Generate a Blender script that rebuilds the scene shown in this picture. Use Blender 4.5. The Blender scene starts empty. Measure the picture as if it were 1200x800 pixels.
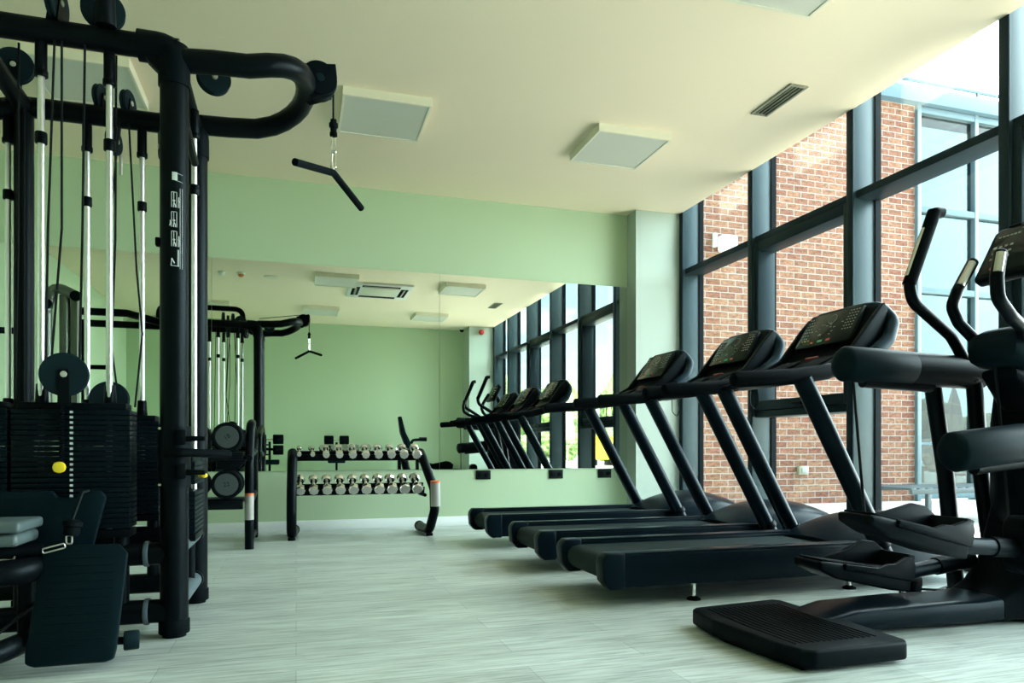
import bpy, bmesh, math, random
from mathutils import Vector, Matrix, Euler, noise
random.seed(7)
R = math.radians
PI = math.pi
scene = bpy.context.scene
COL = scene.collection
V = Vector

# ------------------------------------------------------------------ mesh helpers
class MB:
    """collects solids; build() links them as ONE mesh object (coordinates are world, or local to loc)"""
    def __init__(self):
        self.bm = bmesh.new()

    def _merge(self, tmp, M=None):
        if M is not None:
            tmp.transform(M)
        me = bpy.data.meshes.new('tmp')
        tmp.to_mesh(me); tmp.free()
        self.bm.from_mesh(me)
        bpy.data.meshes.remove(me)
        return self

    def box(self, c, s, r=0.0, seg=2, rot=(0, 0, 0)):
        t = bmesh.new()
        bmesh.ops.create_cube(t, size=1.0)
        bmesh.ops.scale(t, vec=s, verts=t.verts)
        if r > 0:
            r = min(r, 0.49 * min(s))
            bmesh.ops.bevel(t, geom=t.edges[:], offset=r, segments=seg, profile=0.5, affect='EDGES')
        return self._merge(t, Matrix.Translation(c) @ Euler(rot).to_matrix().to_4x4())

    def bx(self, x0, x1, y0, y1, z0, z1, r=0.0, seg=2):
        return self.box(((x0+x1)/2, (y0+y1)/2, (z0+z1)/2), (x1-x0, y1-y0, z1-z0), r, seg)

    def cyl(self, p0, p1, r0, r1=None, n=24, bev=0.0, seg=2):
        p0, p1 = V(p0), V(p1)
        r1 = r0 if r1 is None else r1
        d = p1 - p0
        L = d.length
        prof = []
        if bev > 0:
            b = min(bev, L*0.49, r0*0.95, r1*0.95)
            prof.append((0, 0))
            for i in range(seg+1):
                a = PI/2*i/seg
                prof.append((r0-b+b*math.sin(a), b-b*math.cos(a)))
            for i in range(seg+1):
                a = PI/2*i/seg
                prof.append((r1-b+b*math.cos(a), L-b+b*math.sin(a)))
            prof.append((0, L))
        else:
            prof = [(0, 0), (r0, 0), (r1, L), (0, L)]
        return self.lathe(prof, p0, d, n)

    def lathe(self, prof, origin=(0, 0, 0), axis=(0, 0, 1), n=24, flute=None):
        t = bmesh.new()
        rings = []
        for (r, z) in prof:
            if r <= 1e-6:
                rings.append([t.verts.new((0, 0, z))])
            else:
                ring = []
                for k in range(n):
                    a = 2*PI*k/n
                    rr = r*(flute(a, z) if flute else 1)
                    ring.append(t.verts.new((rr*math.cos(a), rr*math.sin(a), z)))
                rings.append(ring)
        for a, b in zip(rings, rings[1:]):
            for k in range(n):
                j = (k+1) % n
                if len(a) == 1 and len(b) == 1:
                    continue
                if len(a) == 1:
                    t.faces.new((a[0], b[j], b[k]))
                elif len(b) == 1:
                    t.faces.new((a[k], a[j], b[0]))
                else:
                    t.faces.new((a[k], a[j], b[j], b[k]))
        bmesh.ops.recalc_face_normals(t, faces=t.faces)
        M = Matrix.Translation(origin) @ V(axis).to_track_quat('Z', 'Y').to_matrix().to_4x4()
        return self._merge(t, M)

    def tube(self, pts, r, n=14, fillet=0.0, closed=False, ry=None, up=None, fseg=6, rfun=None, capround=0.0):
        """sweep an ellipse (r across, ry along 'up') along a polyline with rounded corners"""
        pts = fillet_path([V(p) for p in pts], fillet, closed, fseg)
        ry = r if ry is None else ry
        N = len(pts)
        t = bmesh.new()
        tang = []
        for i in range(N):
            a = pts[i-1] if (i > 0 or closed) else pts[i]
            b = pts[(i+1) % N] if (i < N-1 or closed) else pts[i]
            tang.append((b-a).normalized())
        u = V(up) if up is not None else (V((0, 0, 1)) if abs(tang[0].z) < 0.9 else V((1, 0, 0)))
        rings = []
        nrm = (u - tang[0]*u.dot(tang[0])).normalized()
        for i in range(N):
            T = tang[i]
            if up is not None:
                nrm = (u - T*u.dot(T)).normalized()
            else:
                nrm = (nrm - T*nrm.dot(T)).normalized()
            bi = T.cross(nrm)
            f = rfun(i/(N-1)) if rfun else 1.0
            rings.append([t.verts.new(pts[i] + nrm*(ry*f*math.sin(2*PI*k/n)) + bi*(r*f*math.cos(2*PI*k/n))) for k in range(n)])
        M = N if closed else N-1
        for i in range(M):
            a, b = rings[i], rings[(i+1) % N]
            for k in range(n):
                j = (k+1) % n
                t.faces.new((a[k], a[j], b[j], b[k]))
        if not closed:
            for ring, T, p, s in ((rings[0], -tang[0], pts[0], 0), (rings[-1], tang[-1], pts[-1], 1)):
                if capround > 0:
                    prev = ring
                    for q in range(1, 4):
                        a = PI/2*q/3.0
                        if q < 3:
                            nr = [t.verts.new(p + (v.co-p)*math.cos(a) + T*capround*math.sin(a)) for v in ring]
                            for k in range(n):
                                t.faces.new((prev[k], prev[(k+1) % n], nr[(k+1) % n], nr[k]))
                            prev = nr
                        else:
                            c = t.verts.new(p + T*capround)
                            for k in range(n):
                                t.faces.new((prev[k], prev[(k+1) % n], c))
                else:
                    t.faces.new(ring)
        bmesh.ops.recalc_face_normals(t, faces=t.faces)
        return self._merge(t)

    def prism(self, poly, o=(0, 0, 0), u=(1, 0, 0), v=(0, 0, 1), w=(0, 1, 0), th=0.1, r=0.0, seg=2):
        """polygon poly (a,b) in plane o+a*u+b*v, thickness th along w (centred)"""
        o, u, v, w = V(o), V(u), V(v), V(w)
        t = bmesh.new()
        A = [t.verts.new(o + u*a + v*b - w*(th/2)) for a, b in poly]
        B = [t.verts.new(o + u*a + v*b + w*(th/2)) for a, b in poly]
        t.faces.new(A); t.faces.new(B[::-1])
        n = len(poly)
        for i in range(n):
            j = (i+1) % n
            t.faces.new((A[j], A[i], B[i], B[j]))
        bmesh.ops.recalc_face_normals(t, faces=t.faces)
        if r > 0:
            bmesh.ops.bevel(t, geom=t.edges[:], offset=r, segments=seg, profile=0.5, affect='EDGES', clamp_overlap=True)
        return self._merge(t)

    def loft(self, rings, cap=True, closed=False):
        t = bmesh.new()
        RR = [[t.verts.new(p) for p in ring] for ring in rings]
        n = len(RR[0])
        for a, b in zip(RR, RR[1:]):
            for k in range(n):
                j = (k+1) % n
                t.faces.new((a[k], a[j], b[j], b[k]))
        if cap:
            t.faces.new(RR[0]); t.faces.new(RR[-1])
        bmesh.ops.recalc_face_normals(t, faces=t.faces)
        return self._merge(t)

    def quad(self, pts):
        t = bmesh.new()
        t.faces.new([t.verts.new(p) for p in pts])
        return self._merge(t)

    def build(self, name, mat, parent=None, ang=35, loc=None, subsurf=0):
        me = bpy.data.meshes.new(name)
        if parent is not None and loc is None:
            off = world_loc(parent)
            bmesh.ops.translate(self.bm, vec=-off, verts=self.bm.verts)
        self.bm.to_mesh(me); self.bm.free()
        me.shade_smooth()
        me.set_sharp_from_angle(angle=R(ang))
        o = bpy.data.objects.new(name, me)
        COL.objects.link(o)
        if mat is not None:
            me.materials.append(mat)
        if parent is not None:
            o.parent = parent
        if loc is not None:
            o.location = loc
        if subsurf:
            m = o.modifiers.new('sub', 'SUBSURF'); m.levels = subsurf; m.render_levels = subsurf
        return o

def fillet_path(pts, rad, closed=False, seg=6):
    if rad <= 0 or len(pts) < 3:
        return pts
    out = []
    n = len(pts)
    for i in range(n):
        if not closed and i in (0, n-1):
            out.append(pts[i]); continue
        p, a, b = pts[i], pts[i-1], pts[(i+1) % n]
        d0, d1 = (a-p), (b-p)
        l0, l1 = d0.length, d1.length
        d0.normalize(); d1.normalize()
        ang = d0.angle(d1)
        if ang > PI-0.02:
            out.append(p); continue
        t = min(rad/math.tan(ang/2), l0*0.48, l1*0.48)
        q0, q1 = p+d0*t, p+d1*t
        for k in range(seg+1):
            s = k/seg
            out.append(q0*(1-s)**2 + p*2*s*(1-s) + q1*s*s)
    return out

def world_loc(o):
    v = V(o.location)
    while o.parent is not None:
        o = o.parent
        v += o.location
    return v

def tag(o, label=None, cat=None, group=None, kind=None):
    if label: o['label'] = label
    if cat: o['category'] = cat
    if group: o['group'] = group
    if kind: o['kind'] = kind
    return o

def thing(name, label, cat, loc=(0, 0, 0), group=None):
    o = bpy.data.objects.new(name, None)
    COL.objects.link(o)
    o.empty_display_size = 0.1
    o.location = loc
    return tag(o, label, cat, group)

def copy_tree(o, parent=None):
    c = o.copy(); COL.objects.link(c)
    if parent is not None:
        c.parent = parent
    for ch in list(o.children):
        copy_tree(ch, c)
    return c

def dup(root, loc, label, group=None, rot=None):
    c = copy_tree(root)
    c.location = loc
    c['label'] = label
    if group: c['group'] = group
    if rot is not None: c.rotation_euler = rot
    return c

def text_mesh(txt, size, mat, name, depth=0.0008):
    cu = bpy.data.curves.new('txt', 'FONT')
    cu.body = txt; cu.size = size; cu.align_x = 'CENTER'; cu.align_y = 'CENTER'; cu.extrude = depth
    to = bpy.data.objects.new('txt', cu)
    COL.objects.link(to)
    dg = bpy.context.evaluated_depsgraph_get()
    me = bpy.data.meshes.new_from_object(to.evaluated_get(dg))
    bpy.data.objects.remove(to); bpy.data.curves.remove(cu)
    me.name = name
    me.materials.clear(); me.materials.append(mat)
    o = bpy.data.objects.new(name, me)
    COL.objects.link(o)
    return o

# ------------------------------------------------------------------ materials
def new_mat(name):
    m = bpy.data.materials.new(name)
    m.use_nodes = True
    nt = m.node_tree
    return m, nt, nt.nodes['Principled BSDF']

def mat(name, col, rough=0.5, metal=0.0, bump=0.0, bscale=200, var=0.0, vscale=6, spec=None, coat=0.0, stretch=None):
    m, nt, b = new_mat(name)
    b.inputs['Base Color'].default_value = (*col, 1)
    b.inputs['Roughness'].default_value = rough
    b.inputs['Metallic'].default_value = metal
    if spec is None and max(col) < .04: spec = .05 if rough > .4 else .08
    if spec is not None: b.inputs['Specular IOR Level'].default_value = spec
    if max(col) < .04: b.inputs['Specular Tint'].default_value = (.70, .92, 1.0, 1)
    if coat: b.inputs['Coat Weight'].default_value = coat; b.inputs['Coat Roughness'].default_value = 0.15
    tc = nt.nodes.new('ShaderNodeTexCoord')
    src = tc.outputs['Object']
    if stretch:
        mp = nt.nodes.new('ShaderNodeMapping'); mp.inputs['Scale'].default_value = stretch
        nt.links.new(src, mp.inputs['Vector']); src = mp.outputs['Vector']
    if var > 0:
        n = nt.nodes.new('ShaderNodeTexNoise'); n.inputs['Scale'].default_value = vscale; n.inputs['Detail'].default_value = 5
        nt.links.new(src, n.inputs['Vector'])
        mx = nt.nodes.new('ShaderNodeMix'); mx.data_type = 'RGBA'
        mx.inputs[6].default_value = (*[c*(1-var) for c in col], 1)
        mx.inputs[7].default_value = (*[min(1, c*(1+var)) for c in col], 1)
        nt.links.new(n.outputs['Fac'], mx.inputs[0])
        nt.links.new(mx.outputs[2], b.inputs['Base Color'])
    if bump > 0:
        n2 = nt.nodes.new('ShaderNodeTexNoise'); n2.inputs['Scale'].default_value = bscale; n2.inputs['Detail'].default_value = 2
        nt.links.new(src, n2.inputs['Vector'])
        bp = nt.nodes.new('ShaderNodeBump'); bp.inputs['Strength'].default_value = bump; bp.inputs['Distance'].default_value = 0.002
        nt.links.new(n2.outputs['Fac'], bp.inputs['Height'])
        nt.links.new(bp.outputs['Normal'], b.inputs['Normal'])
    return m

M = {}
M['black_metal'] = mat('black powder coated steel', (.0022,.0034,.0044), .36, 0, .05, 400)
M['black_plastic'] = mat('black moulded plastic', (.0022,.0040,.0055), .42, 0, .08, 500, .1)
M['navy_plastic'] = mat('blue black satin plastic', (.003,.008,.013), .30, 0, .05, 500, .1)
M['silver_band'] = mat('blue grey satin band', (.014,.027,.038), .36, 0)
M['rubber'] = mat('black rubber', (.003,.0045,.0055), .7, 0, .15, 300)
M['foam'] = mat('black foam grip', (.0025,.004,.005), .75, 0, .35, 160)
M['belt'] = mat('treadmill belt', (.020,.030,.031), .62, 0, .3, 320)
M['pad'] = mat('black vinyl pad', (.003,.009,.0125), .5, 0, .1, 250)
M['pad_grey'] = mat('grey vinyl pad', (.065,.095,.098), .5, 0, .1, 250)
M['plate'] = mat('weight plate paint', (.002,.0050,.0075), .38, 0, .12, 350)
M['disc'] = mat('pulley plastic', (.008,.017,.022), .45, 0, .05, 300)
M['grey_tube'] = mat('grey painted steel', (.20, .22, .20), .35, .3)
M['collar'] = mat('slate collar', (.07, .10, .12), .4)
M['chrome'] = mat('chrome', (.78, .77, .74), .14, 1.0)
M['rod'] = mat('polished guide rod', (.84, .82, .85), .33, 1.0)
M['satin_chrome'] = mat('satin chrome dumbbell face', (.50, .50, .46), .45, .55)
M['cable'] = mat('black cable', (.012, .014, .014), .5)
M['yellow'] = mat('yellow knob', (.85, .62, .02), .4)
M['white'] = mat('white plastic', (.80, .80, .76), .4)
M['decal'] = mat('pale print', (.50, .56, .55), .5)
M['sticker_dot'] = mat('white number dot', (.55, .62, .62), .5)
M['label_white'] = mat('white sticker', (.34,.34,.32), .5)
M['label_orange'] = mat('orange sticker strip', (.7, .16, .05), .5)
M['red'] = mat('red alarm plastic', (.55, .03, .02), .35)
M['orange'] = mat('orange beacon plastic', (.75, .22, .02), .35)
M['green_key'] = mat('green key', (.05, .55, .22), .4)
M['red_key'] = mat('red key', (.60, .06, .05), .4)
M['screen'] = mat('dark console glass', (.012, .017, .015), .10)
M['print'] = mat('console print', (.30, .33, .31), .5)
M['print_amber'] = mat('console amber print', (.5, .38, .12), .5)
M['metal_grip'] = mat('brushed sensor plate', (.55, .53, .46), .35, .6)
M['light_frame'] = mat('cream fitting frame', (.80, .77, .62), .4)
M['diffuser'] = mat('opal diffuser', (.66,.66,.57), .55)
M['dark_slot'] = mat('dark slot', (.012, .012, .010), .6)
M['vent_frame'] = mat('grey vent frame', (.30, .29, .22), .4)
M['window_frame'] = mat('petrol grey aluminium', (.026,.055,.066), .38, .25, .03, 300, .12, 3)
M['anthracite_and_shade'] = mat('anthracite aluminium', (.016, .027, .034), .4, .1)  # sash and transom colour; as mullion strips it paints their unlit side
M['red_dull'] = mat('dark red stop button', (.22, .025, .03), .4)
M['bell_face'] = mat('grey dumbbell face', (.045,.060,.064), .45)
M['gasket'] = mat('black gasket', (.006, .008, .010), .5)
M['frame_light'] = mat('pale grey aluminium', (.13,.20,.23), .4, .2)
M['fascia'] = mat('blue grey fascia', (.085,.155,.20), .5)
M['baseboard'] = mat('white skirting', (.78, .82, .82), .4)
M['socket'] = mat('black socket', (.010, .014, .014), .35)
M['canvas'] = mat('beige canvas', (.60,.50,.32), .8, 0, .2, 120, .15, 20)
M['sling'] = mat('cream sling fabric', (.75,.70,.56), .75, 0, .2, 200)
M['lounger_frame'] = mat('taupe frame', (.30, .29, .22), .5)
M['grey_slats'] = mat('weathered grey slats', (.05,.075,.085), .5, 0, 0, 0, .25, 30)
M['bark'] = mat('bark', (.06, .045, .03), .9)
M['ceil'] = mat('cream ceiling paint', (.93,.80,.60), .75, 0, .04, 80)
M['gymgreen'] = mat('sage green wall paint', (.46,.60,.40), .65, 0, .05, 150)
M['pier_paint'] = mat('pale sage pier paint', (.38,.46,.40), .6, 0, .05, 150)

def mirror_mat():
    m, nt, b = new_mat('silvered mirror')
    b.inputs['Base Color'].default_value = (.80, .87, .80, 1)
    b.inputs['Metallic'].default_value = 1
    b.inputs['Roughness'].default_value = 0.0
    return m
M['mirror'] = mirror_mat()

def glass_mat(name, tint, refl):
    m = bpy.data.materials.new(name); m.use_nodes = True
    nt = m.node_tree; nt.nodes.clear()
    out = nt.nodes.new('ShaderNodeOutputMaterial')
    tr = nt.nodes.new('ShaderNodeBsdfTransparent'); tr.inputs[0].default_value = (*tint, 1)
    gl = nt.nodes.new('ShaderNodeBsdfGlossy'); gl.inputs['Roughness'].default_value = 0.0
    lw = nt.nodes.new('ShaderNodeLayerWeight'); lw.inputs['Blend'].default_value = .5
    pw = nt.nodes.new('ShaderNodeMath'); pw.operation = 'POWER'; pw.inputs[1].default_value = 4.0
    mu = nt.nodes.new('ShaderNodeMath'); mu.operation = 'MULTIPLY_ADD'; mu.inputs[1].default_value = .75*refl; mu.inputs[2].default_value = .035*refl
    mx = nt.nodes.new('ShaderNodeMixShader')
    nt.links.new(lw.outputs['Facing'], pw.inputs[0]); nt.links.new(pw.outputs[0], mu.inputs[0])
    nt.links.new(mu.outputs[0], mx.inputs[0]); nt.links.new(tr.outputs[0], mx.inputs[1]); nt.links.new(gl.outputs[0], mx.inputs[2])
    nt.links.new(mx.outputs[0], out.inputs[0])
    return m
M['glass'] = glass_mat('clear window glass', (.97, .99, .98), 1.0)
M['tinted_glass'] = glass_mat('blue tinted facade glass', (.185, .235, .245), 1.0)

def floor_mat():
    m, nt, b = new_mat('washed oak vinyl planks')
    N, L = nt.nodes, nt.links
    tc = N.new('ShaderNodeTexCoord')
    br = N.new('ShaderNodeTexBrick')
    br.offset = 0.37; br.inputs['Scale'].default_value = 1.0
    br.inputs['Brick Width'].default_value = 1.22; br.inputs['Row Height'].default_value = 0.18
    br.inputs['Mortar Size'].default_value = 0.0012; br.inputs['Mortar Smooth'].default_value = 0.3
    br.inputs['Color1'].default_value = (.47, .525, .51, 1); br.inputs['Color2'].default_value = (.58, .64, .62, 1)
    br.inputs['Mortar'].default_value = (.26, .28, .26, 1)
    L.new(tc.outputs['Object'], br.inputs['Vector'])
    mp = N.new('ShaderNodeMapping'); mp.inputs['Scale'].default_value = (2.2, 34, 1)
    L.new(tc.outputs['Object'], mp.inputs['Vector'])
    n1 = N.new('ShaderNodeTexNoise'); n1.inputs['Scale'].default_value = 1.6; n1.inputs['Detail'].default_value = 9; n1.inputs['Roughness'].default_value = .65
    n1.inputs['Distortion'].default_value = .6
    L.new(mp.outputs[0], n1.inputs['Vector'])
    mp2 = N.new('ShaderNodeMapping'); mp2.inputs['Scale'].default_value = (.8, 3.5, 1)
    L.new(tc.outputs['Object'], mp2.inputs['Vector'])
    n2 = N.new('ShaderNodeTexNoise'); n2.inputs['Scale'].default_value = 1.4; n2.inputs['Detail'].default_value = 4
    L.new(mp2.outputs[0], n2.inputs['Vector'])
    cr = N.new('ShaderNodeValToRGB')
    cr.color_ramp.elements[0].position = .30; cr.color_ramp.elements[0].color = (.33, .37, .37, 1)
    cr.color_ramp.elements[1].position = .57; cr.color_ramp.elements[1].color = (1.05, 1.05, 1.03, 1)
    L.new(n1.outputs['Fac'], cr.inputs[0])
    cr2 = N.new('ShaderNodeValToRGB')
    cr2.color_ramp.elements[0].position = .3; cr2.color_ramp.elements[0].color = (.80, .80, .80, 1)
    cr2.color_ramp.elements[1].position = .7; cr2.color_ramp.elements[1].color = (1.06, 1.06, 1.06, 1)
    L.new(n2.outputs['Fac'], cr2.inputs[0])
    a = N.new('ShaderNodeMix'); a.data_type = 'RGBA'; a.blend_type = 'MULTIPLY'; a.inputs[0].default_value = .85
    L.new(br.outputs['Color'], a.inputs[6]); L.new(cr.outputs[0], a.inputs[7])
    c = N.new('ShaderNodeMix'); c.data_type = 'RGBA'; c.blend_type = 'MULTIPLY'; c.inputs[0].default_value = .9
    L.new(a.outputs[2], c.inputs[6]); L.new(cr2.outputs[0], c.inputs[7])
    L.new(c.outputs[2], b.inputs['Base Color'])
    b.inputs['Roughness'].default_value = .38
    bp = N.new('ShaderNodeBump'); bp.inputs['Strength'].default_value = .12; bp.inputs['Distance'].default_value = .002
    L.new(n1.outputs['Fac'], bp.inputs['Height']); L.new(bp.outputs[0], b.inputs['Normal'])
    return m
M['floor'] = floor_mat()

def brick_mat():
    m, nt, b = new_mat('weathered red brick')
    N, L = nt.nodes, nt.links
    tc = N.new('ShaderNodeTexCoord')
    sx = N.new('ShaderNodeSeparateXYZ'); L.new(tc.outputs['Object'], sx.inputs[0])
    cx = N.new('ShaderNodeCombineXYZ')
    ad = N.new('ShaderNodeMath'); ad.operation = 'ADD'
    L.new(sx.outputs['X'], ad.inputs[0]); L.new(sx.outputs['Y'], ad.inputs[1])
    L.new(ad.outputs[0], cx.inputs['X']); L.new(sx.outputs['Z'], cx.inputs['Y'])
    nd = N.new('ShaderNodeTexNoise'); nd.inputs['Scale'].default_value = 7; nd.inputs['Detail'].default_value = 3
    L.new(cx.outputs[0], nd.inputs['Vector'])
    vm = N.new('ShaderNodeVectorMath'); vm.operation = 'MULTIPLY_ADD'
    vm.inputs[1].default_value = (.012, .012, 0); L.new(nd.outputs['Color'], vm.inputs[0]); L.new(cx.outputs[0], vm.inputs[2])
    br = N.new('ShaderNodeTexBrick')
    br.inputs['Scale'].default_value = 1; br.inputs['Brick Width'].default_value = .228; br.inputs['Row Height'].default_value = .0845
    br.inputs['Mortar Size'].default_value = .0062; br.inputs['Mortar Smooth'].default_value = .25; br.inputs['Bias'].default_value = 0
    br.inputs['Color1'].default_value = (.20, .072, .040, 1); br.inputs['Color2'].default_value = (.30, .145, .082, 1)
    br.inputs['Mortar'].default_value = (.34, .32, .30, 1)
    L.new(vm.outputs[0], br.inputs['Vector'])
    n1 = N.new('ShaderNodeTexNoise'); n1.inputs['Scale'].default_value = 22; n1.inputs['Detail'].default_value = 8; n1.inputs['Roughness'].default_value = .7
    mpn = N.new('ShaderNodeMapping'); mpn.inputs['Scale'].default_value = (.6, 1.4, 1)
    L.new(cx.outputs[0], mpn.inputs[0]); L.new(mpn.outputs[0], n1.inputs['Vector'])
    cr = N.new('ShaderNodeValToRGB')
    e = cr.color_ramp.elements
    e[0].position = .36; e[0].color = (.42, .36, .33, 1)
    e[1].position = .55; e[1].color = (1.0, 1.0, 1.0, 1)
    e2 = cr.color_ramp.elements.new(.72); e2.color = (1.45, 1.5, 1.5, 1)
    L.new(n1.outputs['Fac'], cr.inputs[0])
    mx = N.new('ShaderNodeMix'); mx.data_type = 'RGBA'; mx.blend_type = 'MULTIPLY'
    inv = N.new('ShaderNodeMath'); inv.operation = 'SUBTRACT'; inv.inputs[0].default_value = 1
    L.new(br.outputs['Fac'], inv.inputs[1]); L.new(inv.outputs[0], mx.inputs[0])
    L.new(br.outputs['Color'], mx.inputs[6]); L.new(cr.outputs[0], mx.inputs[7])
    L.new(mx.outputs[2], b.inputs['Base Color'])
    b.inputs['Roughness'].default_value = .85
    bp = N.new('ShaderNodeBump'); bp.inputs['Strength'].default_value = .5; bp.inputs['Distance'].default_value = .01; bp.invert = True
    L.new(br.outputs['Fac'], bp.inputs['Height']); L.new(bp.outputs[0], b.inputs['Normal'])
    return m
M['brick'] = brick_mat()

def leaf_mat(name, c1, c2):
    m, nt, b = new_mat(name)
    N, L = nt.nodes, nt.links
    tc = N.new('ShaderNodeTexCoord')
    n1 = N.new('ShaderNodeTexNoise'); n1.inputs['Scale'].default_value = 3.5; n1.inputs['Detail'].default_value = 8; n1.inputs['Roughness'].default_value = .75
    L.new(tc.outputs['Object'], n1.inputs['Vector'])
    cr = N.new('ShaderNodeValToRGB')
    cr.color_ramp.elements[0].position = .40; cr.color_ramp.elements[0].color = (*c1, 1)
    cr.color_ramp.elements[1].position = .57; cr.color_ramp.elements[1].color = (*c2, 1)
    L.new(n1.outputs['Fac'], cr.inputs[0]); L.new(cr.outputs[0], b.inputs['Base Color'])
    b.inputs['Roughness'].default_value = .8
    return m
M['leaf'] = leaf_mat('green foliage', (.06, .12, .03), (.30, .44, .12))
M['leaf_pale'] = leaf_mat('pale green foliage', (.07, .15, .05), (.36, .48, .18))
M['ground'] = mat('pale stone paving', (.60,.59,.53), .8, 0, 0, 0, .08, 2)
# ------------------------------------------------------------------ room shell
H = 3.18
XL, XR, YB, YF = -2.95, 3.81, -0.90, 6.73      # left wall, window line, rear wall, mirror wall
XG = 4.03                                       # glass line (outer end of the mullions)

def struct(name, mb, m, label=None, parent=None):
    o = mb.build(name, m, parent)
    if parent is None: tag(o, label, None, None, 'structure')
    return o

struct('floor', MB().bx(XL-.2, 4.10, YB-.2, YF+.2, -.12, 0), M['floor'], 'washed oak plank floor of the gym')
struct('ceiling', MB().bx(XL-.2, XR, YB-.2, YF+.2, H, H+.25), M['ceil'], 'smooth cream ceiling sloping away to the windows')
struct('wall_back', MB().bx(XL-.2, 4.06, YF, YF+.2, 0, H), M['gymgreen'], 'sage green wall carrying the long mirror')
struct('wall_left', MB().bx(XL-.2, XL, YB-.2, YF, 0, H), M['gymgreen'], 'sage green wall behind the cable machine')
struct('wall_rear', MB().bx(XL, 4.06, YB-.2, YB, 0, H), M['gymgreen'], 'sage green wall seen in the mirror')
struct('trim_1', MB().bx(3.31, 4.06, 6.53, YF, 0, H), M['pier_paint'], 'pale green pier between the mirror and the first window')
struct('trim_2', MB().bx(3.31, 4.06, YB, -.35, 0, H), M['pier_paint'], 'pale green pier in the rear corner, seen in the mirror')
struct('baseboard_back', MB().bx(XL, 3.31, YF-.014, YF, 0, .092, .004), M['baseboard'], 'white skirting under the mirror')
struct('baseboard_left', MB().bx(XL, XL+.014, YB, YF-.014, 0, .092, .004), M['baseboard'])
struct('baseboard_rear', MB().bx(XL+.014, 3.31, YB, YB+.014, 0, .092, .004), M['baseboard'])
struct('wall_roof_slab', MB().bx(XL-.3, 4.14, YB-.3, YF+.3, 3.62, 3.8), M['fascia'])
struct('trim_3', MB().bx(XL-.2, 4.06, YF, YF+.2, H, 3.62), M['fascia'])
struct('trim_4', MB().bx(XL-.2, 4.06, YB-.2, YB, H, 3.62), M['fascia'])

# mullions: 60 mm wide fins, 220 mm deep
MULL = [6.50, 5.335, 4.165, 3.005, 1.84, .67, -.32]
wmb = [struct('window_frame_%d' % (i+1), MB().bx(XR, XG+.03, y-.029, y+.029, 0, 3.62, .003), M['window_frame'],
              'tall petrol grey window mullion') for i, y in enumerate(MULL)]
for o, y in zip(wmb, MULL):
    MB().bx(XR-.004, XR+.012, y-.031, y+.031, 0, 3.62, .003).build('inner_shade_strip', M['anthracite_and_shade'], o)  # near-black strip painting the shade on each fin's inner face
for i in range(len(MULL)-1):
    y1, y0 = MULL[i]-.029, MULL[i+1]+.029
    w = tag(bpy.data.objects.new('window_%d' % (i+1), None), None, None, None, 'structure')
    COL.objects.link(w); w.location = (XG, (y0+y1)/2, 0)
    pane = MB().bx(XG-.006, XG+.006, y0, y1, .05, 3.6).build('glass_pane', M['glass'], w)
    MB().bx(XR+.12, XG+.03, y0, y1, 0, .07, .003).build('bottom_rail', M['window_frame'], w)
    MB().bx(XR+.12, XG+.03, y0, y1, 3.56, 3.62, .003).build('head_rail', M['window_frame'], w)
    g = MB(); g.bx(XG-.03, XG+.02, y0, y0+.012, .07, 3.56); g.build('gasket', M['gasket'], w)
    g = MB(); g.bx(XG-.03, XG+.02, y1-.012, y1, .07, 3.56); g.build('gasket', M['gasket'], w)
    MB().bx(XR+.03, XG+.02, y0, y1, 2.545, 2.60, .004).build('transom', M['anthracite_and_shade'], w)
    if i in (1, 3):                               # opening sash above a fixed light
        MB().bx(XR+.03, XG+.02, y0, y1, 1.02, 1.075, .004).build('transom', M['anthracite_and_shade'], w)
        s = MB()
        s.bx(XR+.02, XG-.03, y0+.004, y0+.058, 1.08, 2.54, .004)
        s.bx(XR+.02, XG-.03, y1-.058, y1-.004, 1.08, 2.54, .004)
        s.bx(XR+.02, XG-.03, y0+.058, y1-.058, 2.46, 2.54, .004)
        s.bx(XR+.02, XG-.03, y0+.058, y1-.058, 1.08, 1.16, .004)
        sash = s.build('opening_sash', M['anthracite_and_shade'], w)
        h = MB(); h.bx(XR+.0, XR+.02, (y0+y1)/2-.06, (y0+y1)/2+.06, 1.10, 1.125, .005)
        h.build('handle', M['black_metal'], sash)

# mirror: four frameless sheets
seams = [-2.74, -.71, 1.32, 3.31]
mn = ['left hand mirror sheet behind the cable machine', 'middle mirror sheet above the chrome dumbbell rack',
      'mirror sheet beside the pale pier, reflecting the windows']
for k in range(3):
    o = MB().bx(seams[k]+.002, seams[k+1]-.002, YF-.008, YF-.001, .547, 2.428).build('wall_mirror', M['mirror'])
    tag(o, mn[k], 'mirror', 'mirror sheets on the green wall')

# ------------------------------------------------------------------ ceiling fittings
def light(loc, label):
    t = thing('ceiling_light', label, 'ceiling light', loc, 'square ceiling lights')
    f = MB()
    a, b = .30, .285
    for x0, x1, y0, y1 in ((-a, a, -a, -b), (-a, a, b, a), (-a, -b, -b, b), (b, a, -b, b)):
        f.bx(loc[0]+x0, loc[0]+x1, loc[1]+y0, loc[1]+y1, H-.062, H-.0005)
    f.build('frame', M['light_frame'], t)
    MB().bx(loc[0]-b, loc[0]+b, loc[1]-b, loc[1]+b, H-.056, H-.03).build('diffuser', M['diffuser'], t)
    return t
L0 = light((.60, 5.155, H), 'square white ceiling light beyond the hanging pulldown bar')
dup(L0, (2.46, 5.155, H), 'square white ceiling light nearest the windows and the first treadmill')
dup(L0, (-1.29, 5.20, H), 'square white ceiling light seen through the top of the cable machine')
dup(L0, (.55, 3.02, H), 'square ceiling light seen in the mirror left of the air conditioner')
dup(L0, (2.40, 2.95, H), 'square ceiling light seen in the mirror, cut by the mirror seam')
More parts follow.
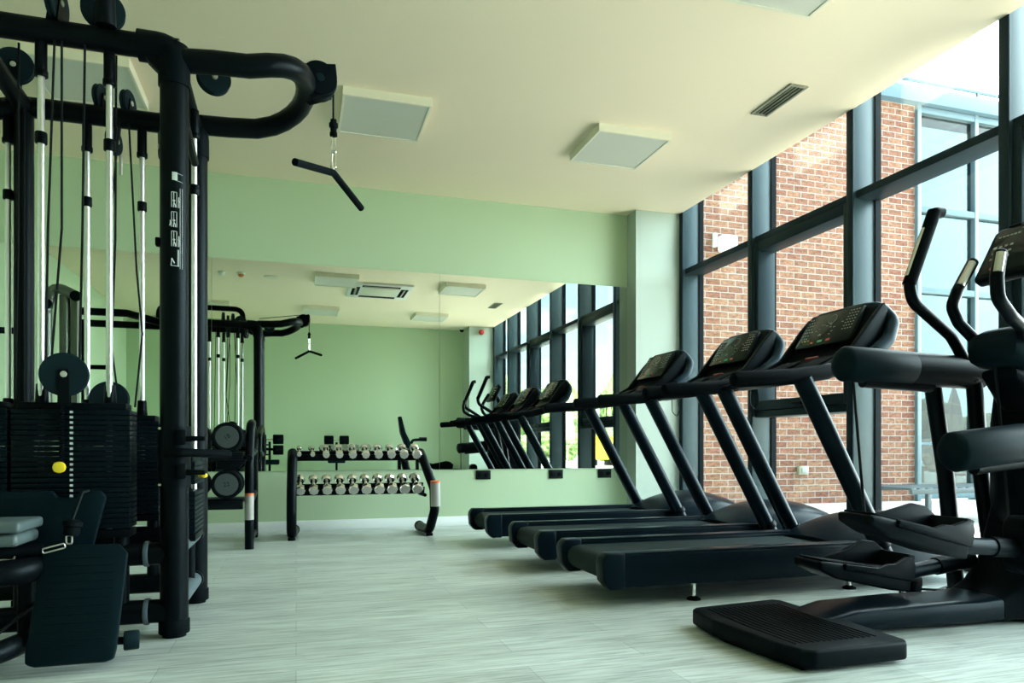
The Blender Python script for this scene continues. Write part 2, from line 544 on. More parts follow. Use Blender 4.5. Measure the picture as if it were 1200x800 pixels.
dup(L0, (.42, .60, H), 'square ceiling light low in the mirror above the reflected pulldown bar')
dup(L0, (2.34, .55, H), 'square ceiling light low in the mirror near the seam')
dup(L0, (-1.35, .60, H), 'square ceiling light in the mirror behind the reflected cable machine')

def vent(loc, label):
    t = thing('ceiling_vent', label, 'air vent', loc, 'slot air vents by the windows')
    x, y, z = loc
    f = MB()
    for x0, x1, y0, y1 in ((-.07, -.05, -.22, .22), (.05, .07, -.22, .22), (-.05, .05, -.22, -.20), (-.05, .05, .20, .22)):
        f.bx(x+x0, x+x1, y+y0, y+y1, H-.012, H-.0005, .002)
    f.build('frame', M['vent_frame'], t)
    MB().bx(x-.05, x+.05, y-.20, y+.20, H-.004, H-.001).build('backing', M['dark_slot'], t)
    for k in range(3):
        xx = x-.03+.03*k
        MB().box((xx, y, H-.007), (.010, .40, .006), .001, 1, (0, .5, 0)).build('slat', M['vent_frame'], t)
    return t
vent((3.215, 4.18, H), 'slot air vent in the ceiling near the windows')
vent((3.25, 1.80, H), 'slot air vent seen in the mirror beside the reflected windows')

def cassette():
    x, y = 1.22, 2.42
    t = thing('air_conditioner', 'square white ceiling air conditioner cassette seen in the mirror', 'air conditioner', (x, y, H))
    MB().bx(x-.475, x+.475, y-.475, y+.475, H-.035, H-.0005, .012).build('fascia', M['white'], t)
    MB().bx(x-.25, x+.25, y-.25, y+.25, H-.042, H-.036, .003).build('intake_grille', M['light_frame'], t)
    for dx, dy, sx, sy in ((0, -.36, .56, .11), (0, .36, .56, .11), (-.36, 0, .11, .56), (.36, 0, .11, .56)):
        s = MB().bx(x+dx-sx/2, x+dx+sx/2, y+dy-sy/2, y+dy+sy/2, H-.039, H-.0345).build('air_slot', M['dark_slot'], t)
        fl = MB()
        if sx > sy: fl.box((x+dx, y+dy, H-.044), (sx*.92, .03, .006), .002, 1, (.3*(1 if dy > 0 else -1), 0, 0))
        else: fl.box((x+dx, y+dy, H-.044), (.03, sy*.92, .006), .002, 1, (0, -.3*(1 if dx > 0 else -1), 0))
        fl.build('louvre', M['vent_frame'], s)
cassette()

def beacon(name, label, cat, x, y, dome, m2):
    t = thing(name, label, cat, (x, y, H))
    MB().lathe([(0, 0), (.055, 0), (.055, .012), (.042, .024), (0, .024)], (x, y, H-.0005), (0, 0, -1)).build('base', M['white'], t)
    if dome:
        MB().lathe([(0, .024), (.040, .024), (.036, .045), (.02, .058), (0, .062)], (x, y, H-.0005), (0, 0, -1)).build('dome', m2, t)
beacon('fire_beacon', 'orange domed fire beacon on the ceiling, seen in the mirror', 'fire beacon', -.73, 2.96, True, M['orange'])
beacon('smoke_detector', 'small white domed smoke detector on the ceiling, seen in the mirror', 'smoke detector', -.98, 2.96, True, M['white'])
o = MB().lathe([(0, 0), (.10, 0), (.10, .006), (.085, .014), (0, .016)], (-.34, 2.84, H-.0005), (0, 0, -1)).build('ceiling_speaker', M['light_frame'])
tag(o, 'flat round cream ceiling speaker seen in the mirror', 'speaker')
t = thing('fire_alarm', 'red round fire alarm sounder on the rear pier, seen in the mirror', 'fire alarm', (3.56, -.35, 3.07))
MB().cyl((3.56, -.3495, 3.07), (3.56, -.30, 3.07), .055, .05, 24, .008).build('housing', M['red'], t)
MB().cyl((3.56, -.30, 3.07), (3.56, -.285, 3.07), .035, .03, 24, .006).build('grille', M['red'], t)
t = thing('security_camera', 'small white security camera by the red alarm, seen in the mirror', 'camera', (3.25, -.5, 3.1))
MB().lathe([(0, 0), (.05, 0), (.05, .035), (0, .035)], (3.22, -.62, H-.0005), (0, 0, -1)).build('base', M['white'], t)
MB().lathe([(.045, .035), (.042, .055), (.025, .078), (0, .085), ], (3.22, -.62, H), (0, 0, -1)).build('dome', M['black_plastic'], t)

def outlet(x, label):
    z = .49
    t = thing('wall_outlet', label, 'socket', (x, YF, z), 'double sockets under the mirror')
    MB().bx(x-.075, x+.075, YF-.012, YF-.0005, z-.045, z+.045, .004).build('faceplate', M['socket'], t)
    for s in (-1, 1):
        MB().cyl((x+s*.035, YF-.016, z), (x+s*.035, YF-.0121, z), .024, None, 20, .002).build('socket_ring', M['rubber'], t)
outlet(1.755, 'black double socket under the mirror nearest the chrome dumbbell rack')
outlet(2.515, 'black double socket under the mirror behind the first treadmill')
outlet(3.05, 'black double socket by the pale pier, half hidden by a treadmill post')
# ------------------------------------------------------------------ multi-station cable machine (left foreground)
def cable_tower():
    T = thing('cable_machine', 'tall black multi-station cable machine with weight stacks in the left foreground', 'cable machine', (-.82, 3.45, 0))
    BM = M['black_metal']
    XE, YA, YC = -.47, 3.13, 3.78
    # end uprights with feet and wrapped top caps
    for (x, y) in ((XE, YA), (XE, YC)):
        u = MB().cyl((x, y, .055), (x, y, 2.375), .053, None, 32).build('upright', BM, T)
        MB().cyl((x, y, .012), (x, y, .07), .058, None, 32, .006).cyl((x, y, 0), (x, y, .014), .045, None, 24).build('foot', M['rubber'], u)
    for (x, y) in ((-1.20, YC), (-2.60, YA), (-2.60, YC)):
        u = MB().cyl((x, y, .05), (x, y, 2.34), .040, None, 24).build('upright', BM, T)
        MB().cyl((x, y, 0), (x, y, .06), .05, None, 24, .006).build('foot', M['rubber'], u)
    for y, z in ((YA, 2.36), (YC, 2.33)):
        if y == YA: MB().tube([(-2.65, y, z), (XE+.02, y, z)], .046, 20).build('top_beam', BM, T)
        else: MB().tube([(-2.65, y, 2.40), (-1.98, y, 2.40), (-1.45, y, z-.06), (-1.20, y, z), (XE+.02, y, z)], .046, 20, .08).build('top_beam', BM, T)
        c = MB()
        c.tube([(XE-.13, y, z), (XE, y, z), (XE, y, z-.15)], .060, 20, .09)
        c.build('corner_cap', M['black_plastic'], T)
        c = MB().prism([(0, 0), (-.055, 0), (-.05, -.012), (0, -.06)], (XE-.05, y, z-.045), th=.06, r=.004)
        c.build('gusset', BM, T)
    MB().tube([(XE, YA, 2.36), (XE, YC, 2.33)], .030, 14).build('end_beam', BM, T)
    MB().tube([(-1.2, YA, 2.36), (-1.2, YC, 2.33)], .040, 14).build('cross_beam', BM, T)
    # arch above the front beam (seen in the mirror)
    MB().tube([(-.70, 3.06, 2.38), (-.70, 3.02, 2.66), (-1.75, 3.02, 2.66), (-1.75, 3.06, 2.38)], .036, 14, .12).build('top_arch', BM, T)
    # low frame tubes with collars
    for y in (YA, YC):
        for z, r in ((.335, .045), (.105, .047)):
            b = MB().tube([(-2.60, y, z), (XE, y, z)], r, 18).build('base_tube', BM, T)
            MB().cyl((-.578, y, z), (-.560, y, z), r+.006, None, 24, .003).build('collar', M['collar'], b)
        for x in (-.66, -1.0, -1.36):
            MB().cyl((x, y, .10), (x, y, .44), .028, None, 16).build('stack_post', BM, T)
    for z in (.345, .125):
        b = MB().tube([(XE, YA, z), (XE, YC, z)], .036, 18).build('end_tube', M['collar'], T)
        for yy in (YA+.075, YC-.075):
            MB().cyl((XE, yy-.012, z), (XE, yy+.012, z), .043, None, 24, .003).build('collar', M['black_metal'], b)
    for yy in (3.33, 3.57):
        MB().cyl((XE, yy, .125), (XE, yy, .47), .022, None, 14).build('stack_post', BM, T)

    # guide rods
    def rod(x, y, z0, z1, r=.0125):
        g = MB().cyl((x, y, z0), (x, y, z1), r, None, 16).build('guide_rod', M['rod'], T)
        MB().cyl((x, y, z1-.005), (x, y, z1+.12), .021, None, 20, .003).cyl((x, y, z1-.012), (x, y, z1+.012), .024, None, 20, .003).build('rod_sleeve', BM, g)
        MB().cyl((x, y, z1-.27), (x, y, z1-.225), .021, None, 20, .004).build('stop_collar', BM, g)
    # weight stacks
    base_plate = {}
    def stack(cx, cy, lx, ly, z0, n, th=.0195, along='x', dots=True, lift=0, nl=0):
        key = (lx, ly)
        rods = [(cx-.117, cy), (cx+.117, cy)] if along == 'x' else [(cx, cy-.10), (cx, cy+.10)]
        p0 = None
        for k in range(n):
            z = z0 + k*(th+.0005) + (lift if k >= n-nl else 0)
            if key not in base_plate:
                base_plate[key] = MB().box((cx, cy, z), (lx, ly, th-.0012), .003, 2).build('weight_plate', M['plate'], T)
                base_plate[key]['z'] = z
                if dots:
                    MB().box((cx, cy-ly/2-.0006, z), (.011, .0012, .009)).build('number_sticker', M['sticker_dot'], base_plate[key])
                base = base_plate[key]; base['c'] = (cx, cy, z)
            else:
                b = base_plate[key]
                c = copy_tree(b, T)
                bc = b['c']
                c.location = (cx-bc[0], cy-bc[1], z-bc[2])
        top = z0+n*(th+.0005)+lift-th/2
        MB().box((cx, cy, top+.012), (lx*.92 if along == 'x' else lx*.8, ly*.8 if along == 'x' else ly*.92, .03), .006).build('top_plate', M['black_plastic'], T)
        for (x, y) in rods:
            MB().cyl((x, y, top+.02), (x, y, top+.10), .024, .020, 20, .003).build('bushing', BM, T)
        MB().box((cx, cy, z0-.03), (lx, ly*.9, .03), .004).build('stack_base', BM, T)
        return top
    z1 = 2.195
    tA = stack(-.82, 3.14, .40, .13, .455, 23)
    stack(-1.232, 3.14, .40, .13, .455, 23)
    tB = stack(-.826, 3.78, .40, .13, .455, 22)
    stack(-1.38, 3.78, .40, .13, .455, 22)
    tC = stack(-.47, 3.455, .11, .30, .40, 14, along='y', dots=False, lift=.03, nl=5)
    for x in (-.937, -.703): rod(x, YA, .44, z1)
    for x in (-1.349, -1.115): rod(x, YA, .44, z1)
    for x in (-.943, -.709, -1.497, -1.263): rod(x, YC, .44, z1-.03)
    for xx, yy in ((-.49, 3.355), (-.45, 3.555)): rod(xx, yy, .38, z1)
    for o in [c for c in T.children if c.name.startswith('weight_plate')]:
        for k in ('z', 'c'):
            if k in o: del o[k]

    # pulleys
    def pulley(c, axis, r, th=.028, name='pulley', bracket=None):
        c = V(c); a = V(axis).normalized()
        p = MB()
        p.lathe([(0, -th/2), (r*.96, -th/2), (r, -th*.35), (r*.9, -.003), (r*.9, .003), (r, th*.35), (r*.96, th/2), (0, th/2)], c, a, 36)
        o = p.build(name, M['disc'], T)
        MB().cyl(c-a*(th*.5+.010), c+a*(th*.5+.010), .012, None, 16, .003).build('axle', M['satin_chrome'], o)
        if bracket:
            bz, bw = bracket
            side = V((0, 0, 1)).cross(a).normalized()
            for s in (-1, 1):
                oo = c + a*(s*(th/2+.004))
                h = bz - c.z
                MB().prism([(-.016, -.018*(1 if h > 0 else -1)), (.016, -.018*(1 if h > 0 else -1)), (bw, h), (-bw, h)], oo, side, (0, 0, 1), a, .005).build('bracket', BM, o)
        return o
    pulley((-.838, 3.055, 1.035), (.12, -1, 0), .082, .03, bracket=(.92, .02))
    pulley((-.84, 3.74, .985), (0, -1, 0), .085, .03, bracket=(.92, .02))
    pulley((-1.20, 3.66, 2.455), (.1, -1, 0), .080, .03, bracket=(2.33, .03))
    pulley((-.725, YA, 2.475), (.25, -1, 0), .078, .028, bracket=(2.39, .04))
    pulley((-.885, YA, 2.475), (1, -.15, 0), .078, .028, bracket=(2.39, .04))
    pulley((-.885, YC, 2.415), (1, -.25, 0), .062, .026, bracket=(2.36, .03))
    pulley((-.77, YC, 2.405), (1, -.25, 0), .062, .026, bracket=(2.36, .03))
    pulley((-.83, YC, 2.215), (1, -.25, 0), .062, .026, bracket=(2.30, .03))
    pulley((-.615, YC, 2.215), (1, .35, 0), .062, .030, bracket=(2.30, .03))
    pulley((-.345, 3.35, 2.375), (.3, -1, 0), .070, .04)
    # eye under the small rear pulley
    MB().cyl((-.80, YC, 2.15), (-.80, YC, 2.06), .009, .006, 12).build('cable_end', M['satin_chrome'], T)

    # cables
    def cab(pts, r=.0045):
        MB().tube(pts, r, 8).build('cable', M['cable'], T)
    cab([(-.886, YA-.02, 2.33), (-.905, YA-.03, 1.6), (-.915, YA-.03, .98)])
    cab([(-.862, YA-.02, 2.33), (-.862, YA-.02, 1.6), (-.90, YA-.02, 1.04)])
    cab([(-.783, YA-.02, 2.33), (-.792, YA-.02, 1.6), (-.80, YA-.03, 1.04)])
    cab([(-.69, YA+.05, 2.33), (-.70, YA+.08, 1.6), (-.725, YA+.1, .95)])
    cab([(-.80, YC-.03, 2.30), (-.83, YC-.04, 1.9), (-.85, YC-.04, 1.4), (-.80, YC-.05, .98), (-.76, YC-.05, .93)])
    cab([(-.76, YC-.03, 2.30), (-.725, YC-.04, 1.6), (-.70, YC-.04, 1.3), (-.73, YC-.05, .95)])
    cab([(-1.18, YC-.06, 2.30), (-1.18, YC-.06, .93)])
    cab([(-1.03, YA+.06, 2.33), (-1.04, YA+.08, 1.5), (-1.05, YA+.08, .95)])
    # selector pins
    p = MB().cyl((-.85, 3.075, .685), (-.85, 3.043, .685), .012, None, 16).build('selector_pin', M['black_metal'], T)
    MB().cyl((-.85, 3.046, .685), (-.85, 3.028, .685), .022, None, 24, .005).build('knob', M['yellow'], p)
    coil = [(-.848+.007*math.cos(k*1.3), 3.06+.007*math.sin(k*1.3), .70+k*.0021) for k in range(118)]
    MB().tube(coil, .0028, 6).build('coil_cord', M['rubber'], p)
    p = MB().cyl((-.415, 3.40, .635), (-.385, 3.40, .635), .007, None, 12).build('selector_pin', M['yellow'], T)
    MB().cyl((-.388, 3.365, .635), (-.388, 3.435, .635), .010, None, 12, .004).build('knob', M['yellow'], p)

    # adjustable carriage on the front upright
    c = MB()
    c.tube([(XE, YA, .60), (XE, YA, .845)], .061, 28)
    carr = c.build('carriage', M['black_plastic'], T)
    for z in (.80, .665):
        MB().box((XE+.035, YA-.062, z), (.035, .03, .060), .008).cyl((XE+.05, YA-.06, z-.005), (XE+.125, YA-.08, z-.005), .012, .009, 14, .003).build('latch', M['rubber'], carr)
    MB().tube([(XE-.02, YA-.068, .735), (XE+.04, YA-.085, .74), (XE+.21, YA-.03, .732)], .017, 14, .03, capround=.008).build('lever_handle', M['rubber'], carr)
    for z in (.835, .612):
        for x in (-.045,):
            MB().cyl((XE+x, YA-.044, z), (XE+x-.002, YA-.050, z), .005, None, 10).build('screw', M['satin_chrome'], carr)
    MB().box((XE-.058, YA-.01, 1.58), (.018, .03, .035), .005).build('height_stop', M['rubber'], T)

    # white instruction pictograms printed on the front upright (wrapped on the tube)
    r = .0536
    def on_tube(a, z):
        return (XE + r*math.sin(a), YA - r*math.cos(a), z)
    d = MB()
    def stroke(a0, z0, a1, z1, w=.0011):
        n = 4
        pts = [on_tube(a0+(a1-a0)*k/n, z0+(z1-z0)*k/n) for k in range(n+1)]
        d.tube(pts, w, 4)
    def picto(a, z, kind):
        w, h = .22, .030
        stroke(a-w, z-h, a-w, z+h); stroke(a-w, z+h, a+w*.6, z+h); stroke(a+w*.6, z+h, a+w*.6, z-h); stroke(a-w*.3, z+h, a-w*.3, z-h)
        d.cyl(on_tube(a-.05, z-.004), V(on_tube(a-.05, z-.004))+V((0, -.0008, 0)), .0045, None, 10)
        stroke(a-.05, z-.008, a-.09, z-h, .0018); stroke(a-.05, z-.012, a+.04, z-.022, .0018); stroke(a+.04, z-.022, a+.04, z-h, .0018)
        if kind: stroke(a-.3, z-.004, a-.3, z-.024, .0018); stroke(a-.36, z-.026, a-.26, z-.012, .0018)
        else: stroke(a+.28, z+.012, a+.28, z-h, .0018); stroke(a+.22, z-.002, a+.34, z-.006, .0018)
    a0 = .18
    for k, z in enumerate((1.742, 1.664, 1.587, 1.510)):
        if k < 3: picto(a0, z, k % 2)
        else:
            stroke(a0-.25, z-.03, a0+.3, z-.03, .0016); stroke(a0-.25, z-.03, a0-.2, z+.0, .0018); stroke(a0-.2, z+.0, a0-.02, z-.02, .0018)
            stroke(a0+.2, z-.03, a0+.2, z+.035); stroke(a0+.28, z-.03, a0+.28, z+.035)
    for aa in (.55, .72):
        stroke(aa, 1.79, aa, 1.47, .0008)
    stroke(a0, 1.85, .75, 1.845, .0009); stroke(a0, 1.82, .75, 1.815, .0009)
    q = [on_tube(a0-.18+.36*k/4, zz) for zz in (1.82,) for k in range(5)]
    for k in range(4):
        d.quad([on_tube(a0-.18+.09*k, 1.82), on_tube(a0-.18+.09*(k+1), 1.82), on_tube(a0-.18+.09*(k+1), 1.852), on_tube(a0-.18+.09*k, 1.852)])
    tag(d.build('instruction_print', M['decal'], T), 'white exercise pictograms on the upright')

    # U shaped high pulley arm
    ap = [(XE, YA, 2.32), (-.32, YA, 2.335)]
    for k in range(13):
        q = -PI/2+PI*k/12
        cx = math.cos(q)
        ap.append((-.19+.235*math.copysign(abs(cx)**.8, cx), 3.455+.325*math.copysign(abs(math.sin(q))**.9, math.sin(q)), 2.35+.085*cx+.01*math.sin(q)))
    ap += [(-.32, YC, 2.35), (XE, YC, 2.345)]
    MB().tube(ap, .047, 20).build('high_pulley_arm', BM, T)
    MB().tube([(XE+.03, 3.14, 2.30), (XE+.035, 3.14, 2.10), (XE+.03, 3.5, 2.05)], .016, 10, .08).build('brace', BM, T)
    hp = V((.098, 3.45, 2.475))
    a = V((.18, -1, .05)).normalized()
    MB().lathe([(0, -.03), (.078, -.03), (.084, -.024), (.084, .024), (.078, .03), (0, .03)], hp, a, 36).build('pulley_cover', M['black_plastic'], T)
    MB().cyl(hp+a*.038, hp+a*.048, .080, None, 40, .004).build('pulley_face', M['black_plastic'], T)
    MB().cyl(hp+a*.048, hp+a*.052, .020, None, 20, .002).build('axle', M['disc'], T)
    side = V((1, .18, 0)).normalized()
    for s in (-1, 1):
        MB().prism([(-.09, .05), (.075, .085), (.082, .02), (.07, -.05), (-.03, -.10), (-.09, -.05)], hp+a*(s*.034), side, (0, 0, 1), a, .006, .002).build('side_plate', BM, T)
    cab([tuple(hp+side*.072), tuple(hp+side*.072+V((0, 0, -.16)))])
    cab([(XE, 3.46, 2.47), tuple(hp+V((0, 0, .078)))])

    # low row station at the front: foot plate, guard, belt and frame
    c = [V((-.718, 2.675, .04)), V((-.718, 2.884, .407))]
    up = (c[1]-c[0]).normalized(); mid = (c[0]+c[1])/2
    xd = V((1, 0, 0)); nrm = xd.cross(up).normalized()
    ex, eh = .134, (c[1]-c[0]).length/2
    fp = MB().prism([(-ex+.005, -eh+.01), (-ex+.03, -eh), (ex-.03, -eh), (ex-.005, -eh+.01), (ex, -eh+.04), (ex, eh-.035), (ex-.03, eh), (-ex+.03, eh), (-ex, eh-.035), (-ex, -eh+.04)],
                    mid, xd, up, nrm, .024, .006).build('foot_plate', M['pad'], T)
    for k in range(12):
        cc = mid + up*(-eh+.05+k*(2*eh-.10)/11.0) + nrm*.0125
        MB().tube([cc-xd*(ex-.035), cc+xd*(ex-.035)], .0022, 8, capround=.002).build('grip_ridge', M['pad'], fp)
    MB().tube([tuple(mid-nrm*.01-up*.05), (-.72, 3.0, .16)], .035, 14).build('plate_arm', BM, T)
    g = MB().prism([(-.42, 0), (-.42, .20), (-.40, .215), (-.10, .215), (-.085, .19), (-.025, .19), (-.01, .215), (.055, .215), (.075, .19), (.03, .0)],
                   (-.755, 2.985, .385), (1, 0, 0), (0, 0, 1), (0, 1, 0), .03, .008).build('guard_panel', M['pad'], T)
    MB().tube([(-.735, 2.968, .60), (-.748, 2.94, .595), (-.765, 2.88, .50)], .0045, 8, .02).build('low_cable', M['cable'], T)
    MB().lathe([(0, 0), (.020, 0), (.026, .01), (.026, .03), (.032, .035), (.032, .05), (.02, .058), (0, .058)], (-.768, 2.872, .445), (.12, .1, 1), 24).build('cable_stop', M['rubber'], T)
    def link(c, ax, L, w, r=.003, nm='link'):
        c = V(c); ax = V(ax).normalized(); sd = ax.cross(V((0, 1, .2))).normalized()
        pts = [c-ax*L/2+sd*w/2, c+ax*L/2+sd*w/2, c+ax*L/2-sd*w/2, c-ax*L/2-sd*w/2]
        return MB().tube(pts, r, 8, w*.45, True).build(nm, M['metal_grip'], T)
    link((-.772, 2.868, .432), (0, 0, 1), .03, .018)
    link((-.815, 2.85, .405), (1, .1, .25), .07, .016)
    link((-.96, 2.84, .385), (1, 0, -.1), .06, .025)
    MB().tube([(-1.0, 2.84, .392), (-.93, 2.85, .40), (-.85, 2.86, .403)], .020, 14).build('ankle_strap', M['rubber'], T)
    MB().tube([(-1.35, 2.60, .33), (-.90, 2.80, .335), (-.82, 3.05, .335)], .045, 16, .1).build('seat_beam', BM, T)
    MB().tube([(-1.2, 2.35, .04), (-.90, 2.70, .10), (-.82, 3.10, .10)], .036, 16, .1).build('floor_beam', BM, T)
    for (x, y) in ((-.90, 2.86), (-1.02, 2.80)):
        MB().cyl((x, y, .06), (x, y, .33), .028, None, 14).build('support_post', BM, T)
    MB().tube([(-1.05, 2.66, .05), (-.86, 2.85, .22)], .006, 8).build('low_cable', M['cable'], T)
    MB().cyl((-.585, 2.80, .075), (-.535, 2.81, .075), .034, None, 24, .006).build('transport_wheel', M['disc'], T)
    MB().tube([(-.72, 2.83, .075), (-.585, 2.805, .075)], .014, 10).build('wheel_axle', BM, T)
    return T
cable_tower()

# V bar hanging from the high pulley
def vbar():
    P = V((.170, 3.463, 2.30))
    T = thing('pulldown_bar', 'black V shaped pulldown bar hanging from the cable machine by a carabiner', 'pulldown bar', (P.x, P.y, 2.09))
    MB().cyl((P.x, P.y, 2.255), (P.x, P.y, 2.235), .018, None, 20, .003).cyl((P.x, P.y, 2.315), (P.x, P.y, 2.255), .015, None, 20, .003).cyl((P.x, P.y, 2.298), (P.x, P.y, 2.277), .021, None, 20, .003).build('cable_stop', M['rubber'], T)
    for k, (z, L) in enumerate(((2.20, .085), (2.125, .085))):
        sd = V((.7, .2, 0)).normalized() if k == 0 else V((.8, -.3, 0)).normalized()
        c = V((P.x, P.y, z)); w = .022; up = V((0, 0, 1))
        pts = [c-up*L/2+sd*w*.5, c+up*L/2+sd*w*.3, c+up*L/2-sd*w*.3, c-up*L/2-sd*w*.5]
        MB().tube(pts, .0032, 8, .010, True).build('carabiner', M['chrome'], T)
    MB().tube([(P.x-.005, P.y, 2.095), (P.x-.004, P.y, 2.075)], .010, 10).build('eyelet', M['chrome'], T)
    MB().tube([(-.005, 3.20, 1.992), (P.x, P.y, 2.062), (.32, 3.70, 1.985)], .0165, 18, .04).build('bar', M['foam'], T)
vbar()

# seat of the rowing station at the left edge
def row_seat():
    T = thing('rowing_bench', 'low bench with a two-layer grey pad at the left edge', 'bench', (-1.25, 2.79, 0))
    MB().bx(-1.75, -.865, 2.68, 2.92, .478, .515, .012, 3).build('seat', M['pad_grey'], T)
    MB().bx(-1.75, -.875, 2.69, 2.91, .432, .474, .016, 3).build('seat_base', M['pad_grey'], T)
    MB().bx(-1.70, -1.22, 2.74, 2.86, .40, .432, .005).build('frame', M['black_metal'], T)
    for x in (-1.28, -1.65):
        MB().cyl((x, 2.80, 0), (x, 2.80, .40), .03, None, 16).build('leg', M['black_metal'], T)
row_seat()
# ------------------------------------------------------------------ chrome dumbbells on their rack
def chrome_rack():
    T = thing('dumbbell_rack', 'black two-tier rack with curved legs holding chrome dumbbells', 'rack', (.52, 6.2, 0))
    BM = M['black_metal']
    def side(sgn, xt, xb, xm):
        f = MB()
        f.tube([(xt, 6.40, .70), (xt, 6.28, .715), (xt+.0*sgn, 6.14, .66), (xm, 6.02, .40), (xm, 6.00, .22), (xb, 6.05, .045), (xb-.02*sgn, 6.42, .045)], .040, 18, .09, fseg=6)
        o = f.build('leg', BM, T)
        MB().cyl((xb-.02*sgn, 6.42, .045), (xb-.02*sgn, 6.47, .045), .045, None, 20, .006).build('foot_cap', M['rubber'], o)
        MB().cyl((xb, 6.05, 0), (xb, 6.05, .02), .03, None, 16).build('foot', M['rubber'], o)
        return o
    side(-1, -.03, -.035, -.035)
    lr = side(1, 1.06, 1.10, 1.135)
    lb = MB()
    lb.tube([(1.134, 5.957, .46), (1.136, 5.957, .26)], .0415, 18)
    tag(lb.build('warning_label', M['label_white'], T), 'white warning sticker on the right leg')
    MB().tube([(1.1335, 5.955, .475), (1.134, 5.956, .46)], .0418, 18).build('label_band', M['label_orange'], T)
    for (z, y, a, rr) in ((.728, 6.215, .33, .036), (.449, 6.165, .45, .045)):
        c, s = math.cos(a), math.sin(a)
        def at(dy, dz): return (.525, y+dy*c-dz*s, z+dy*s+dz*c)
        o = MB().box(at(0, -rr-.030), (1.10, .088, .012), .003, 2, (a, 0, 0)).build('shelf', BM, T)
        for q, nm in ((-1, 'front_lip'), (1, 'rear_lip')):
            MB().box(at(q*.040, -rr*.5-.027), (1.10, .010, rr+.020), .003, 2, (a, 0, 0)).build(nm, BM, o)
        for x in (-.015, 1.035):
            MB().tube([(x, y+.02, z-rr-.045), (x+(.03 if x > 0 else 0), 6.26 if z > .6 else 6.06, z-.10)], .016, 10).build('shelf_bracket', BM, o)

    def dumbbell(hr, hl, grip, label):
        t = thing('chrome_dumbbell', label, 'dumbbell', (0, 0, 0), 'chrome dumbbells on the two-tier rack')
        hb = MB()
        hb.lathe([(0, -grip/2), (hr*.30, -grip/2), (hr*.26, -grip*.3), (hr*.32, 0), (hr*.26, grip*.3), (hr*.30, grip/2), (0, grip/2)], (0, 0, 0), (0, 1, 0), 16)
        hb.build('handle', M['chrome'], t, loc=(0, 0, 0))
        for s in (-1, 1):
            y0 = s*grip/2
            h = MB()
            h.lathe([(0, 0), (hr*.72, 0), (hr, hl*.22), (hr, hl*.82), (hr*.86, hl), (0, hl)], (0, y0, 0), (0, s, 0), 8)
            ho = h.build('head', M['chrome'], t, loc=(0, 0, 0), ang=20)
            f = MB().lathe([(0, 0), (hr*.84, 0), (hr*.80, .0016), (0, .0016)], (0, y0+s*hl, 0), (0, s, 0), 8)
            f.build('end_face', M['satin_chrome'], ho, loc=(0, 0, 0), ang=20)
        return t
    sizes_top = [.020, .021, .031, .033, .036, .036, .038, .038, .040, .041]
    ordn = ['first', 'second', 'third', 'fourth', 'fifth', 'sixth', 'seventh', 'eighth', 'ninth', 'tenth']
    for k in range(10):
        x = .028 + k*.109
        hr = sizes_top[k]
        t = dumbbell(hr, .052 if k > 1 else .04, .105, '%s chrome dumbbell from the left on the upper tier%s' % (ordn[k], ', the slimmest heads' if k == 0 else ''))
        t.location = (x-.004, 6.215, .728); t.rotation_euler = (.33, 0, 0)
    for k in range(10):
        x = .034 + k*.1075
        hr = .042 + .0008*k
        t = dumbbell(hr, .062, .11, '%s chrome dumbbell from the left on the lower tier' % ordn[k])
        t.location = (x, 6.165, .449); t.rotation_euler = (.45, 0, 0.0)
chrome_rack()

